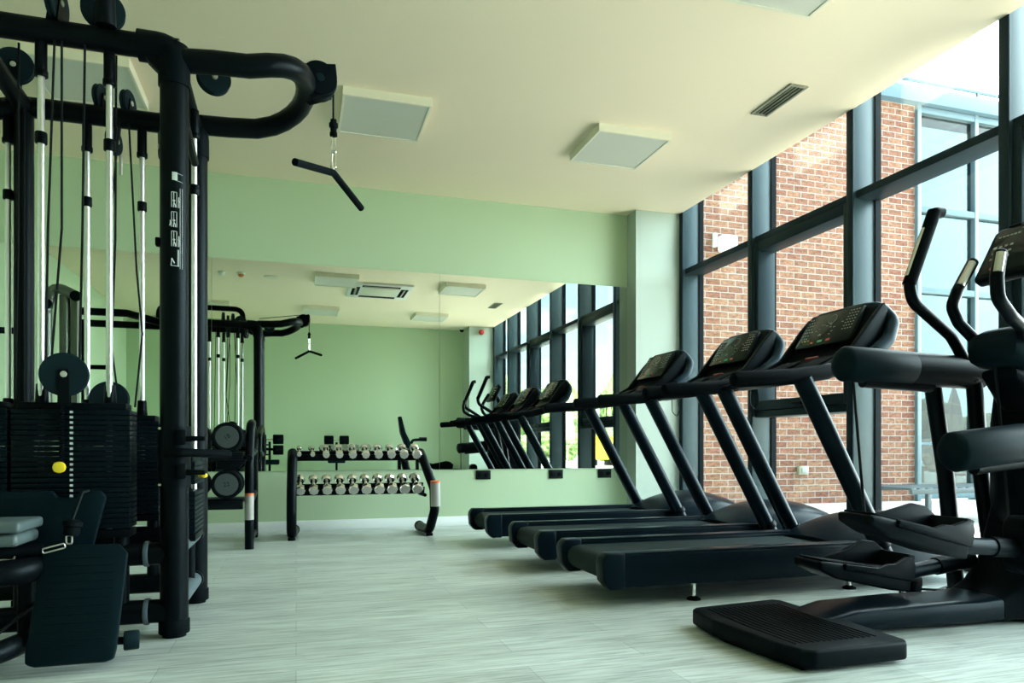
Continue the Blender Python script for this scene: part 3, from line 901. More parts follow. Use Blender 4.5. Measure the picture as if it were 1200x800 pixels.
# ------------------------------------------------------------------ round rubber dumbbells at the left
def round_rack():
    T = thing('round_dumbbell_rack', 'black rack with saddle trays holding round rubber dumbbells', 'rack', (-.8, 5.9, 0))
    BM = M['black_metal']
    for x in (-.335, -1.42):
        MB().tube([(x, 5.64, 0), (x, 5.64, .62), (x, 5.80, .93), (x, 5.95, .95)], .033, 16, .12).build('front_post', BM, T)
        MB().tube([(x, 6.36, 0), (x, 6.36, .86), (x, 5.95, .95)], .028, 16, .10).build('rear_post', BM, T)
        MB().tube([(x, 5.64, .05), (x, 6.36, .05)], .022, 12).build('floor_tube', BM, T)
        for z in (.33, .68):
            MB().tube([(x, 5.62, z), (x, 6.36, z+.05)], .024, 12).build('tray_bracket', BM, T)
    l = MB(); l.tube([(-.335, 5.64, .22), (-.335, 5.64, .40)], .0335, 18)
    tag(l.build('warning_label', M['label_white'], T), 'white sticker on the front post')
    MB().tube([(-.335, 5.64, .40), (-.335, 5.64, .418)], .0336, 18).build('label_band', M['label_orange'], T)
    for z in (.367, .710):
        s = MB().box((-.88, 5.68, z), (1.02, .30, .03), .006, 2).build('tray', BM, T)
        MB().box((-.88, 5.535, z-.03), (1.02, .03, .06), .008).build('tray_lip', BM, s)
        for k in range(4):
            MB().prism([(-.045, 0), (.045, 0), (.04, .068), (-.04, .068)], (-.48-.235*k, 5.62, z+.014), (0, 1, 0), (0, 0, 1), (1, 0, 0), .03, .006).build('saddle', M['rubber'], s)
    MB().prism([(-.05, -.02), (.10, -.02), (.16, .05), (-.05, .05)], (-.50, 5.50, .62), (1, 0, 0), (0, 0, 1), (0, 1, 0), .06, .008).build('tray_end', BM, T)
    def rd(num, label):
        t = thing('round_dumbbell', label, 'dumbbell', (0, 0, 0), 'round rubber dumbbells on the left rack')
        MB().cyl((0, -.07, 0), (0, .07, 0), .017, None, 16).build('handle', M['chrome'], t, loc=(0, 0, 0))
        for s in (-1, 1):
            h = MB().lathe([(0, .065), (.095, .065), (.106, .075), (.106, .135), (.098, .143), (.085, .143), (.082, .140), (0, .140)], (0, 0, 0), (0, s, 0), 40).build('head', M['rubber'], t, loc=(0, 0, 0))
            MB().lathe([(0, .1401), (.080, .1401), (.078, .1420), (0, .1420)], (0, 0, 0), (0, s, 0), 36).build('face', M['bell_face'], h, loc=(0, 0, 0))
            if s < 0:
                n = text_mesh(num, .045, M['gasket'], 'number')
                n.parent = h
                n.rotation_euler = (R(90), R(-35 if num == '18' else -12), 0); n.location = (0, -.1424, 0)
        return t
    P18 = rd('18', 'round rubber dumbbell marked 18 at the right end of the upper tray')
    P22 = rd('22', 'round rubber dumbbell marked 22 at the right end of the lower tray')
    P18.location = (-.475, 5.62, .835); P22.location = (-.48, 5.62, .492)
    nm = ['second', 'third', 'fourth']
    for k in range(3):
        for P, z, s in ((P18, .835, 'upper'), (P22, .492, 'lower')):
            c = copy_tree(P)
            c.location = (-.475-.235*(k+1), 5.62, z)
            c['label'] = '%s round rubber dumbbell from the right on the %s tray of the left rack' % (nm[k], s)
            for h in c.children:
                for n in list(h.children):
                    if n.name.startswith('number'): bpy.data.objects.remove(n)
round_rack()

# ------------------------------------------------------------------ machines standing behind the cable machine
def press_machine():
    T = thing('press_machine', 'grey framed press machine in the mirror between the rods of the cable machine', 'gym machine', (-2.24, 5.46, 0))
    G = M['grey_tube']
    y = 5.46
    MB().tube([(-2.345, y, .05), (-2.345, y, 2.12), (-2.29, y, 2.36), (-2.06, y, 2.25)], .050, 18, .10).build('arch_tube', G, T)
    for x, z in ((-2.325, 2.16), (-2.075, 2.25)):
        MB().cyl((x, y+.045, z), (x, y+.085, z), .052, None, 24, .012).build('end_cap', M['disc'], T)
    MB().cyl((-2.20, y-.05, .05), (-2.20, y-.05, 2.27), .048, None, 20).build('post', G, T)
    MB().bx(-2.14, -2.08, y-.09, y-.01, .05, 2.26, .006).build('rear_post', G, T)
    for k in range(4):
        MB().cyl((-2.36+.05*k, y+.10, 1.55), (-2.325+.05*k, y+.10, 1.55), .085, None, 24, .01).build('weight_disc', M['rubber'], T)
    MB().cyl((-2.38, y+.10, 1.55), (-1.74, y+.12, 1.55), .022, None, 14, .004).build('handle_bar', M['rubber'], T)
    MB().tube([(-2.2, y-.05, 1.62), (-2.2, y+.10, 1.55)], .03, 12).build('lever', G, T)
    MB().bx(-2.55, -1.95, y-.25, y+.25, 0, .06, .01).build('base', M['black_metal'], T)
press_machine()

# ------------------------------------------------------------------ benches behind the camera, seen in the mirror
def roller_bench(loc, label, flip=1):
    x, y, _ = loc
    T = thing('roller_bench', label, 'exercise bench', loc, 'roller benches seen in the mirror')
    MB().bx(x-.02, x+.02, y-.05, y+.05, .03, .86, .006).build('post', M['black_metal'], T)
    for z in (.90, .715):
        MB().cyl((x-.235, y+.02, z), (x+.235, y+.02, z), .012, None, 12).build('roller_axle', M['chrome'], T)
        for s in (-1, 1):
            MB().cyl((x+s*.055, y+.02, z), (x+s*.23, y+.02, z), .084, None, 24, .014).build('foam_roller', M['foam'], T)
    MB().bx(x-.16, x+.16, y-.14, y+.10, .46, .545, .02, 3).build('seat', M['pad'], T)
    MB().bx(x-.25, x+.25, y-.25, y-.19, 0, .05, .01).build('rear_foot', M['black_metal'], T)
    MB().bx(x-.03, x+.03, y-.20, y+.10, .005, .05, .01).build('base_rail', M['black_metal'], T)
roller_bench((-.44, .42, 0), 'black bench with foam rollers in the mirror right of the round dumbbells')
roller_bench((.74, -.50, 0), 'black bench with foam rollers in the mirror behind the chrome dumbbells')

def upright_bench():
    x, y = 2.08, -.45
    T = thing('seated_machine', 'black seated machine with a tall tilted backrest, seen in the mirror', 'gym machine', (x, y, 0))
    MB().prism([(.03, .62), (.10, .62), (.06, .85), (-.04, 1.05), (-.12, 1.36), (-.17, 1.36), (-.13, 1.05)], (x, y, 0), (1, 0, 0), (0, 0, 1), (0, 1, 0), .26, .015).build('backrest', M['pad'], T)
    MB().prism([(0, .52), (.30, .52), (.32, .56), (.30, .60), (0, .60)], (x-.35, y, 0), (1, 0, 0), (0, 0, 1), (0, 1, 0), .34, .012).build('seat', M['pad'], T)
    MB().tube([(x+.06, y, .55), (x+.1, y, .90), (x+.36, y, .92)], .028, 12, .06).build('arm', M['black_metal'], T)
    MB().cyl((x+.25, y-.05, .92), (x+.40, y-.05, .92), .04, None, 16, .008).build('arm_pad', M['foam'], T)
    for s in (-.15, .2):
        MB().bx(x+s-.03, x+s+.03, y-.05, y+.05, .03, .56, .006).build('leg', M['black_metal'], T)
    MB().tube([(x+.12, y, .60), (x+.40, y, .50)], .025, 12).build('lever', M['satin_chrome'], T)
    MB().cyl((x+.16, y+.06, .60), (x+.16, y+.10, .60), .025, None, 16, .005).build('knob', M['yellow'], T)
    MB().bx(x-.35, x+.40, y-.20, y+.20, 0, .05, .012).build('base', M['black_metal'], T)
upright_bench()
# ------------------------------------------------------------------ treadmills
def treadmill(c, label):
    T = thing('treadmill', label, 'treadmill', (1.38, c, 0), 'treadmills facing the windows')
    NP, BP = M['navy_plastic'], M['black_plastic']
    x0, x1 = 1.385, 3.05
    # deck body and belt
    MB().bx(1.50, 3.0, c-.26, c+.26, .085, .205, .012).build('deck', BP, T)
    prof = [(1.47, .205), (1.43, .20), (1.415, .165), (1.43, .125), (1.47, .115), (1.50, .115), (1.50, .20), (3.0, .20), (3.0, .228), (1.47, .228), (1.435, .222)]
    rings = []
    b = MB()
    b.prism([(1.50, .206), (3.0, .206), (3.0, .229), (1.475, .229), (1.44, .222), (1.418, .200), (1.41, .17), (1.418, .138), (1.44, .115), (1.475, .108), (1.50, .108)],
            (0, c, 0), (1, 0, 0), (0, 0, 1), (0, 1, 0), .46)
    b.build('running_belt', M['belt'], T, ang=40)
    for s in (-1, 1):
        y = c+s*.270
        # skirt
        sk = MB().prism([(x0+.02, .248), (x0, .21), (x0+.008, .13), (x0+.05, .092), (x1, .092), (x1+.1, .15), (x1+.1, .248)], (0, y, 0), (1, 0, 0), (0, 0, 1), (0, 1, 0), .085, .006)
        sr = sk.build('side_rail', NP, T)
        MB().box(((x0+x1)/2+.02, y, .2525), (x1-x0-.04, .080, .009), .003).build('foot_strip', M['navy_plastic'], sr)
        MB().bx(x0+.13, x1, y+s*.0405-.002, y+s*.0405+.004, .232, .238, .001).build('seam_line', M['rubber'], sr)
        # rear end cap
        MB().prism([(x0-.002, .235), (x0-.008, .21), (x0-.002, .125), (x0+.035, .084), (x0+.11, .084), (x0+.11, .2585), (x0+.02, .2585)], (0, y, 0), (1, 0, 0), (0, 0, 1), (0, 1, 0), .092, .010, 3).build('rear_cap', NP, sr)
        # levelling feet
        for x in (1.90, 2.85):
            f = MB().cyl((x, y-s*.02, .018), (x, y-s*.02, .095), .009, None, 12).build('levelling_bolt', M['chrome'], T)
            MB().lathe([(0, 0), (.035, 0), (.034, .008), (.014, .018), (0, .02)], (x, y-s*.02, 0), (0, 0, 1), 20).build('foot_pad', M['rubber'], f)
            MB().cyl((x, y-s*.02, .075), (x, y-s*.02, .083), .015, None, 6).build('nut', M['chrome'], f)
    # motor hood
    rings = []
    n = 15
    for i in range(n):
        u = i/(n-1)
        x = 2.80 + .90*u
        zt = .225 + .165*math.sin(PI*min(1, max(0.02, u*.94+.03)))**.75
        w = .30 + .045*math.sin(PI*min(1, u+.12))
        if u > .9: w -= (u-.9)*.5
        ring = []
        for k in range(18):
            a = PI*k/17
            yy = -math.cos(a); zz = math.sin(a)**.42
            ring.append(V((x, c+w*yy, .09+(zt-.09)*zz)))
        rings.append(ring)
    MB().loft(rings).build('motor_hood', NP, T, ang=50)
    # posts
    for s in (-1, 1):
        y = c+s*.345
        MB().tube([(2.995, y, .18), (2.47, y, 1.11)], .050, 22, ry=.046).build('post', M['navy_plastic'], T)
        MB().cyl((2.965, y, .235), (2.945, y, .27), .058, .055, 24, .005).build('post_collar', BP, T)
        # side handrail with soft grip
        MB().tube([(2.075, y, 1.095), (2.40, y, 1.118), (2.62, y, 1.150)], .041, 18, .2, capround=.022).build('grip', M['foam'], T)
        MB().tube([(2.60, y, 1.147), (2.80, y-s*.0, 1.195), (2.93, y-s*.01, 1.255), (2.945, y-s*.012, 1.263)], .040, 18, .12).build('handrail', BP, T)
    # hoop wrapping the console
    yy = .335
    hoop = [(2.93, c-yy, 1.255), (3.04, c-yy+.01, 1.34), (3.095, c-yy+.03, 1.45), (3.06, c-yy+.085, 1.535), (3.035, c-.16, 1.545), (3.035, c+.16, 1.545),
            (3.06, c+yy-.085, 1.535), (3.095, c+yy-.03, 1.45), (3.04, c+yy-.01, 1.34), (2.93, c+yy, 1.255)]
    MB().tube(hoop, .034, 18, .08, ry=.038, rfun=lambda t: 1-.38*math.sin(PI*t)**2).build('console_hoop', M['silver_band'], T)
    # console shell
    sh = MB()
    sh.prism([(2.46, 1.12), (2.62, 1.165), (2.86, 1.275), (2.905, 1.325), (3.02, 1.535), (3.07, 1.53), (3.09, 1.45), (3.03, 1.32), (2.93, 1.225), (2.76, 1.16), (2.55, 1.095)],
             (0, c, 0), (1, 0, 0), (0, 0, 1), (0, 1, 0), .55, .008)
    console = sh.build('console', BP, T)
    for s in (-1, 1):
        MB().prism([(2.40, 1.115), (2.60, 1.17), (2.82, 1.285), (2.97, 1.47), (3.04, 1.545), (3.09, 1.45), (3.0, 1.26), (2.80, 1.16), (2.55, 1.10)],
                   (0, c+s*.285, 0), (1, 0, 0), (0, 0, 1), (0, 1, 0), .03, .006).build('side_wing', BP, T)
        MB().box((2.72, c+s*.14, 1.222), (.16, .16, .012), .004, 2, (0, -.42, 0)).build('tray', M['rubber'], console)
    # screen slab
    bl, tl = V((2.893, c, 1.335)), V((3.015, c, 1.535))
    up = (tl-bl).normalized(); yv = V((0, 1, 0)); nr = up.cross(yv).normalized()
    if nr.x > 0: nr = -nr
    mid = (bl+tl)/2 + nr*.012
    hh = (tl-bl).length/2
    scr = MB().prism([(-.215, -hh), (.215, -hh), (.22, -hh+.012), (.205, hh), (-.205, hh), (-.22, -hh+.012)], mid, yv, up, nr, .026, .005).build('screen', M['screen'], T)
    def key(u, v, w, h, m, nm='key'):
        MB().prism([(-w/2, -h/2), (w/2, -h/2), (w/2, h/2), (-w/2, h/2)], mid+yv*u+up*v+nr*.0136, yv, up, nr, .002).build(nm, m, scr)
    rnd = random.Random(3)
    p = MB()
    for i in range(7):
        for j in range(4):
            p.prism([(-.0045, -.003), (.0045, -.003), (.0045, .003), (-.0045, .003)], mid+yv*(-.185+.020*j)+up*(.095-.021*i)+nr*.0136, yv, up, nr, .0012)
            if j < 3: p.prism([(-.0045, -.003), (.0045, -.003), (.0045, .003), (-.0045, .003)], mid+yv*(.150+.020*j)+up*(.085-.023*i)+nr*.0136, yv, up, nr, .0012)
    for i in range(18):
        p.prism([(-.007, -.002), (.007, -.002), (.007, .002), (-.007, .002)], mid+yv*rnd.uniform(-.10, .13)+up*rnd.uniform(-.05, .04)+nr*.0136, yv, up, nr, .0012)
    ring = [mid+nr*.0136+yv*(-.0+.030*math.cos(2*PI*k/20))+up*(.06+.030*math.sin(2*PI*k/20)) for k in range(20)]
    p.tube(ring, .0012, 5, 0, True)
    tag(p.build('key_print', M['print'], scr), kind='stuff')
    key(.02, -.088, .036, .014, M['green_key'], 'start_key')
    key(-.045, -.088, .030, .014, M['red_key'], 'stop_key')
    key(.085, -.092, .022, .010, M['label_orange'], 'speed_key')
    for k in range(3): key(.125+.026*k, -.07, .012, .008, M['print_amber'])
    MB().box((2.80, c-.02, 1.262), (.02, .10, .02), .006, 2, (0, -.45, 0)).build('emergency_stop', M['red_dull'], console)
    # power cable loop under the console
    MB().tube([(2.62, c+.30, 1.11), (2.63, c+.31, 1.02), (2.66, c+.30, .98), (2.68, c+.29, 1.03), (2.66, c+.28, 1.11)], .003, 6, .02).build('cord_loop', M['cable'], T)
    return T
T3 = treadmill(3.37, 'treadmill nearest the camera, long navy black deck in front')
dup(T3, (1.38, 4.30, 0), 'middle treadmill between the other two')
dup(T3, (1.36, 5.40, 0), 'treadmill farthest away, alongside the mirror wall')

# ------------------------------------------------------------------ suspended-pedal elliptical trainer (right foreground)
def elliptical():
    T = thing('elliptical_trainer', 'black elliptical trainer with a ribbed step platform in the right foreground', 'elliptical trainer', (2.4, 2.34, 0))
    NP, BP, BM, RB = M['navy_plastic'], M['black_plastic'], M['black_metal'], M['rubber']
    # step platform
    pf = MB().prism([(1.60, 2.10), (1.63, 2.00), (1.665, 1.972), (2.05, 1.972), (2.075, 2.00), (2.085, 2.36), (2.075, 2.68), (2.045, 2.71), (1.63, 2.665), (1.60, 2.64), (1.575, 2.45)],
                    (0, 0, .046), (1, 0, 0), (0, 1, 0), (0, 0, 1), .066, .012, 3)
    step = pf.build('step_platform', BP, T)
    MB().prism([(1.65, 2.02), (2.04, 2.02), (2.05, 2.66), (1.64, 2.63), (1.60, 2.4)], (0, 0, .006), (1, 0, 0), (0, 1, 0), (0, 0, 1), .012).build('plinth', RB, step)
    for k in range(15):
        x = 1.655+k*.0245
        MB().tube([(x, 2.06, .0795), (x-.012, 2.34, .0805), (x+.004, 2.61, .0795)], .0028, 6, .2).build('tread_ridge', BP, step)
    # base beam: loft along X
    def ring(x, zc0, zc1, hw, yc, n=20, e=.35):
        pts = []
        for k in range(n):
            a = 2*PI*k/n
            cy, sy = math.cos(a), math.sin(a)
            pts.append(V((x, yc+hw*math.copysign(abs(cy)**e, cy), (zc0+zc1)/2+(zc1-zc0)/2*math.copysign(abs(sy)**e, sy))))
        return pts
    MB().loft([ring(1.98, .015, .075, .11, 2.42), ring(2.15, .015, .105, .125, 2.43), ring(2.5, .012, .112, .13, 2.43), ring(2.78, .01, .110, .13, 2.42), ring(2.90, .01, .118, .135, 2.42)]).build('base_beam', NP, T, ang=50)
    MB().loft([ring(2.902, .01, .120, .136, 2.42), ring(2.97, .01, .16, .14, 2.41), ring(3.04, .01, .27, .145, 2.39), ring(3.09, .01, .50, .15, 2.37), ring(3.12, .01, .62, .15, 2.36), ring(3.50, .01, .62, .15, 2.35)]).build('front_shroud', BP, T, ang=50)
    # tower
    MB().loft([ring(2.98, .55, .70, .05, 2.33), ring(3.02, .45, .95, .12, 2.33), ring(3.08, .40, 1.22, .14, 2.33), ring(3.45, .40, 1.22, .14, 2.33)]).build('front_tower', BP, T, ang=50)
    # upper hub
    MB().loft([ring(2.835, 1.15, 1.21, .06, 2.31, e=.8), ring(2.855, 1.115, 1.255, .11, 2.31, e=.6), ring(2.91, 1.10, 1.275, .125, 2.31, e=.5), ring(3.35, 1.10, 1.285, .13, 2.31, e=.5)]).build('upper_hub', M['pad'], T, ang=50)
    MB().loft([ring(2.90, 1.05, 1.10, .08, 2.31, e=.6), ring(3.0, .93, 1.10, .10, 2.31, e=.6), ring(3.2, .80, 1.10, .11, 2.31, e=.5)]).build('hub_belly', BP, T, ang=50)
    # rocker arms with padded covers
    def arm(y, zl, zr, xl, nm):
        c = MB()
        d = V((3.10-xl, 0, zr-zl)).normalized()
        p0 = V((xl, y, zl))
        c.tube([p0, p0+d*.36], .078, 24, ry=.082, capround=.035)
        a = c.build('rocker_arm_cover', M['pad'], T, ang=60)
        MB().tube([p0+d*.355, p0+d*.80], .073, 24, ry=.080).build('rocker_arm', BP, a, ang=60)
        MB().tube([p0+d*.10+V((0, -.0, -.074)), p0+d*.5+V((0, 0, -.078))], .030, 12).build('belt_guide', BM, a)
        return p0, d
    pa, da = arm(2.66, 1.142, 1.125, 2.405, 'far')
    pn, dn = arm(2.20, .742, .80, 2.525, 'near')
    # suspension cords
    for pts in ([tuple(pa+da*.045+V((0, 0, -.05))), (2.47, 2.60, .36)], [(2.89, 2.32, 1.12), (2.97, 2.32, .45)]):
        MB().tube(pts, .0065, 8).build('cord', M['cable'], T)
    # pedals
    def pedal(y, tip, end, hgt, w=.17):
        (x0, z0), (x1, z1) = tip, end
        d = V((x1-x0, 0, z1-z0)); L = d.length; d.normalize(); n = V((-d.z, 0, d.x))
        o = V((x0, y, z0))
        p = MB().prism([(0, .0), (.01, -.035), (.10, -.062), (L*.8, -.080), (L, -.078), (L, .02), (L*.5, .005), (.05, .005)], o, d, n, (0, 1, 0), w, .012, 3)
        pd = p.build('pedal', BP, T)
        MB().prism([(.02, .004), (L*.62, .004), (L*.62, .012), (.02, .012)], o, d, n, (0, 1, 0), w*.84, .003).build('tread', RB, pd)
        for s in (-1, 1):
            m = 1 if s < 0 else 1
            MB().prism([(L*.30, -.02), (L*.30, .01), (L*.52, .055), (L*.72, hgt), (L*.86, hgt+.002), (L, hgt*.70), (L, -.03)] if s > 0 else
                       [(L*.25, -.02), (L*.25, .006), (L*.60, .008), (L*.70, .030), (L*.78, .034), (L*.90, hgt*.62), (L*.97, hgt*.60), (L, hgt*.3), (L, -.03)],
                       o+V((0, s*w*.5, 0)), d, n, (0, 1, 0), .022, .005).build('foot_cup_side', BP, pd)
        MB().prism([(L*.86, -.02), (L, -.02), (L, hgt*.72), (L*.93, hgt*.75)], o, d, n, (0, 1, 0), w, .004).build('foot_cup_front', BP, pd)
        return o, d, L
    o1, d1, L1 = pedal(2.12, (1.955, .520), (2.42, .415), .10)
    o2, d2, L2 = pedal(2.53, (2.085, .283), (2.575, .205), .115)
    def carm(p, q, nm):
        MB().tube([p, q], .034, 18).build('pedal_link', NP, T)
        MB().tube([V(p)+(V(q)-V(p))*.55, q], .040, 18).build('link_sleeve', BP, T)
    carm((2.40, 2.12, .385), (2.80, 2.12, .355), 'near')
    carm((2.54, 2.53, .19), (3.0, 2.53, .24), 'far')
    # drive cover plate beside the near link
    oc = MB()
    pl = []
    for k in range(24):
        a = 2*PI*k/24
        pl.append((.058*math.cos(a), .058*math.sin(a)+(.06 if math.sin(a) > 0 else -.06)))
    oc.prism(pl, (2.79, 2.10, .37), (1, 0, 0), (0, 0, 1), (0, 1, 0), .13, .008, 3)
    cov = oc.build('pivot_cover', BP, T)
    oc = MB(); oc.prism([(a*.82, b*.86) for a, b in pl], (2.79, 2.034, .37), (1, 0, 0), (0, 0, 1), (0, 1, 0), .006, .002)
    oc.build('cover_plate', M['pad'], cov)
    MB().lathe([(0, .03), (.022, .027), (.036, .015), (.042, 0), (0, 0)], (2.805, 2.031, .325), (0, -1, 0), 24).build('hub_cap', M['disc'], cov)
    # frame legs behind
    for pts, r in (([(3.0, 2.74, 1.10), (3.09, 2.74, .62), (3.16, 2.74, .03)], .038), ([(3.15, 2.64, 1.12), (3.20, 2.64, .62), (3.30, 2.64, .03)], .036)):
        f = MB().tube(pts, r, 16, .3).build('frame_leg', BM, T)
        if r == .038:
            MB().cyl((3.16, 2.74, 0), (3.16, 2.74, .06), .055, .045, 20, .006).build('foot', RB, f)
    MB().tube([(3.25, 2.10, .04), (3.25, 2.66, .04)], .035, 14, capround=.01).build('stabiliser', BM, T)
    w = MB().cyl((2.76, 2.60, .105), (2.76, 2.645, .105), .034, None, 24, .006).build('roller_wheel', RB, T)
    MB().cyl((2.76, 2.594, .105), (2.76, 2.6005, .105), .018, None, 20, .002).build('wheel_cap', M['disc'], w)
    MB().box((2.74, 2.625, .13), (.14, .03, .05), .01).build('wheel_bracket', BM, T)
    # moving arms
    for y, pts in ((2.62, [(2.93, 2.62, 1.872), (2.885, 2.62, 1.872), (2.735, 2.62, 1.52), (2.755, 2.62, 1.44), (3.0, 2.63, 1.29), (3.09, 2.63, 1.17), (3.13, 2.62, 1.08)]),
                   (1.98, [(2.86, 1.98, 1.852), (2.82, 1.98, 1.852), (2.67, 1.98, 1.50), (2.69, 1.98, 1.42), (2.93, 1.98, 1.27), (3.02, 2.0, 1.15), (3.06, 2.1, 1.10)])):
        h = MB().tube(pts, .026, 16, .09).build('moving_handle', BM, T)
        MB().tube([pts[1], pts[2]], .030, 16, 0).build('handle_grip', M['foam'], h)
        a, b = V(pts[1]), V(pts[2])
        MB().tube([a*.75+b*.25+V((-.024, 0, .004)), a*.1+b*.9+V((-.024, 0, .004))], .010, 8).build('sensor_plate', M['metal_grip'], h)
    # fixed heart rate handles
    for y, pts in ((2.47, [(2.955, 2.48, 1.605), (2.865, 2.48, 1.47), (2.83, 2.48, 1.395), (2.86, 2.47, 1.32), (2.94, 2.45, 1.24), (3.0, 2.40, 1.2)]),
                   (2.10, [(2.645, 2.10, 1.525), (2.625, 2.10, 1.43), (2.63, 2.10, 1.345), (2.72, 2.12, 1.285), (2.83, 2.16, 1.255), (2.9, 2.2, 1.22)])):
        h = MB().tube(pts, .025, 16, .06, capround=.014).build('fixed_handle', BM, T)
        a, b = V(pts[0]), V(pts[1])
        MB().tube([a*.95+b*.05+V((-.012, -.012, 0)), a*.15+b*.85+V((-.012, -.012, 0))], .017, 10).build('sensor_plate', M['metal_grip'], h)
    # console on its neck
    MB().tube([(3.25, 2.31, 1.22), (3.20, 2.31, 1.45), (3.12, 2.31, 1.62)], .035, 14, .1).build('neck', BM, T)
    bl, tl = V((3.01, 2.30, 1.515)), V((3.135, 2.30, 1.765))
    up = (tl-bl).normalized(); yv = V((0, 1, 0)); nr = up.cross(yv).normalized()
    if nr.x > 0: nr = -nr
    mid = (bl+tl)/2; hh = (tl-bl).length/2
    con = MB().prism([(-.21, -hh), (.21, -hh), (.225, -hh+.02), (.205, hh-.02), (.18, hh), (-.18, hh), (-.205, hh-.02), (-.225, -hh+.02)], mid-nr*.014, yv, up, nr, .05, .012, 3).build('console', BP, T)
    scr = MB().prism([(-.19, -hh+.03), (.19, -hh+.03), (.18, hh-.02), (-.18, hh-.02)], mid+nr*.012, yv, up, nr, .004, .001).build('screen', M['screen'], con)
    p = MB()
    for i in range(3):
        for j in range(4):
            p.prism([(-.007, -.005), (.007, -.005), (.007, .005), (-.007, .005)], mid+yv*(.165-.026*j)+up*(.03-.03*i)+nr*.0145, yv, up, nr, .0014)
    for j in range(6): p.prism([(-.006, -.003), (.006, -.003), (.006, .003), (-.006, .003)], mid+yv*(.16-.018*j)+up*.085+nr*.0145, yv, up, nr, .0014)
    tag(p.build('key_print', M['print'], con), kind='stuff')
    MB().prism([(-.012, -.010), (.012, -.010), (.012, .010), (-.012, .010)], mid+yv*.10-up*.075+nr*.0145, yv, up, nr, .003).build('start_key', M['green_key'], con)
    MB().prism([(-.012, -.006), (.012, -.006), (.012, .006), (-.012, .006)], mid+yv*.14-up*.085+nr*.0145, yv, up, nr, .003).build('speed_key', M['label_orange'], con)
    MB().cyl(tl+V((0, .08, .0)), tl+V((0, .14, .0)), .014, None, 12, .004).build('reader', RB, con)
    return T
elliptical()

# loose cable on the floor under the elliptical
o = MB().tube([(3.02, 2.95, .006), (3.15, 3.0, .006), (3.25, 2.93, .006), (3.36, 2.98, .006), (3.50, 2.95, .006)], .006, 8, .06).build('power_cable', M['cable'])
tag(o, 'thin black power cable lying on the floor behind the elliptical trainer', 'cable')
# ------------------------------------------------------------------ outside: ground, brick wing, glazed facade
YW = 8.04
struct('ground', MB().bx(-40, 90, -90, 130, -.30, -.125), M['ground'], 'pale stone terrace paving outside')
struct('ground_terrace', MB().bx(4.10, 40, -40, 60, -.125, -.01), M['ground'], 'pale stone terrace outside the windows')
struct('wall_brick', MB().bx(4.06, 8.505, YW, YW+.35, -.01, 5.66), M['brick'], 'weathered red brick wall of the neighbouring wing')
struct('trim_5', MB().bx(4.06, 16.5, YW-.12, YW+.5, 5.66, 5.88, .01), M['fascia'], 'blue grey eaves band above the brick')
struct('wall_brick_return', MB().bx(8.42, 8.5, YW+.35, YW+.9, -.01, 5.66), M['brick'])
# glazed screen beside the brick
F = M['frame_light']
W = tag(bpy.data.objects.new('window_9', None), None, None, None, 'structure'); COL.objects.link(W); W.location = (12, YW, 0)
MB().bx(8.56, 16.4, YW+.02, YW+.035, .03, 5.55).build('glass_pane', M['tinted_glass'], W)
for x in (8.53, 9.60, 10.95, 12.30, 13.65, 15.0, 16.4):
    MB().bx(x-.035, x+.035, YW-.05, YW+.08, -.01, 5.66, .004).build('post', F, W)
for z in (.06, 3.02, 4.18, 5.60):
    MB().bx(8.56, 16.4, YW-.045, YW+.07, z-.045, z+.045, .004).build('rail', F, W)
MB().bx(8.56, 16.4, YW-.03, YW+.02, .795, .835, .004).build('guard_rail', F, W)
# roof railing with two scrolls
T = thing('roof_railing', 'pale roof railing with two scroll ornaments above the eaves', 'railing', (11, YW+.15, 5.88))
MB().bx(7.9, 16.4, YW+.13, YW+.17, 6.10, 6.14, .004).build('top_rail', M['frame_light'], T)
for x in (8.25, 9.85, 11.45, 13.05, 14.65):
    MB().bx(x-.02, x+.02, YW+.13, YW+.17, 5.88, 6.10, .003).build('baluster', M['frame_light'], T)
for s, xc in ((1, 8.92), (-1, 9.22)):
    pts = []
    for k in range(30):
        a = k/29*2.6*PI
        rr = .085*(1-.72*k/29)
        pts.append((xc-s*rr*math.cos(a), YW+.15, 5.985+rr*math.sin(a-.9)))
    MB().tube(pts, .013, 8).build('scroll', M['window_frame'], T)
# fittings on the brick
T = thing('floodlight', 'white box floodlight high on the brick wall', 'lamp', (5.30, YW, 3.38))
MB().box((5.32, YW-.12, 3.38), (.24, .14, .22), .04, 3).build('housing', M['white'], T)
MB().box((5.19, YW-.03, 3.44), (.05, .06, .18), .01).build('bracket', M['white'], T)
T = thing('outdoor_socket', 'small grey outdoor socket box low on the brick wall', 'socket', (6.55, YW, .45))
MB().box((6.55, YW-.03, .45), (.15, .058, .12), .008).build('box', M['vent_frame'], T)
MB().box((6.56, YW-.063, .45), (.10, .012, .07), .004).build('cover', M['label_white'], T)

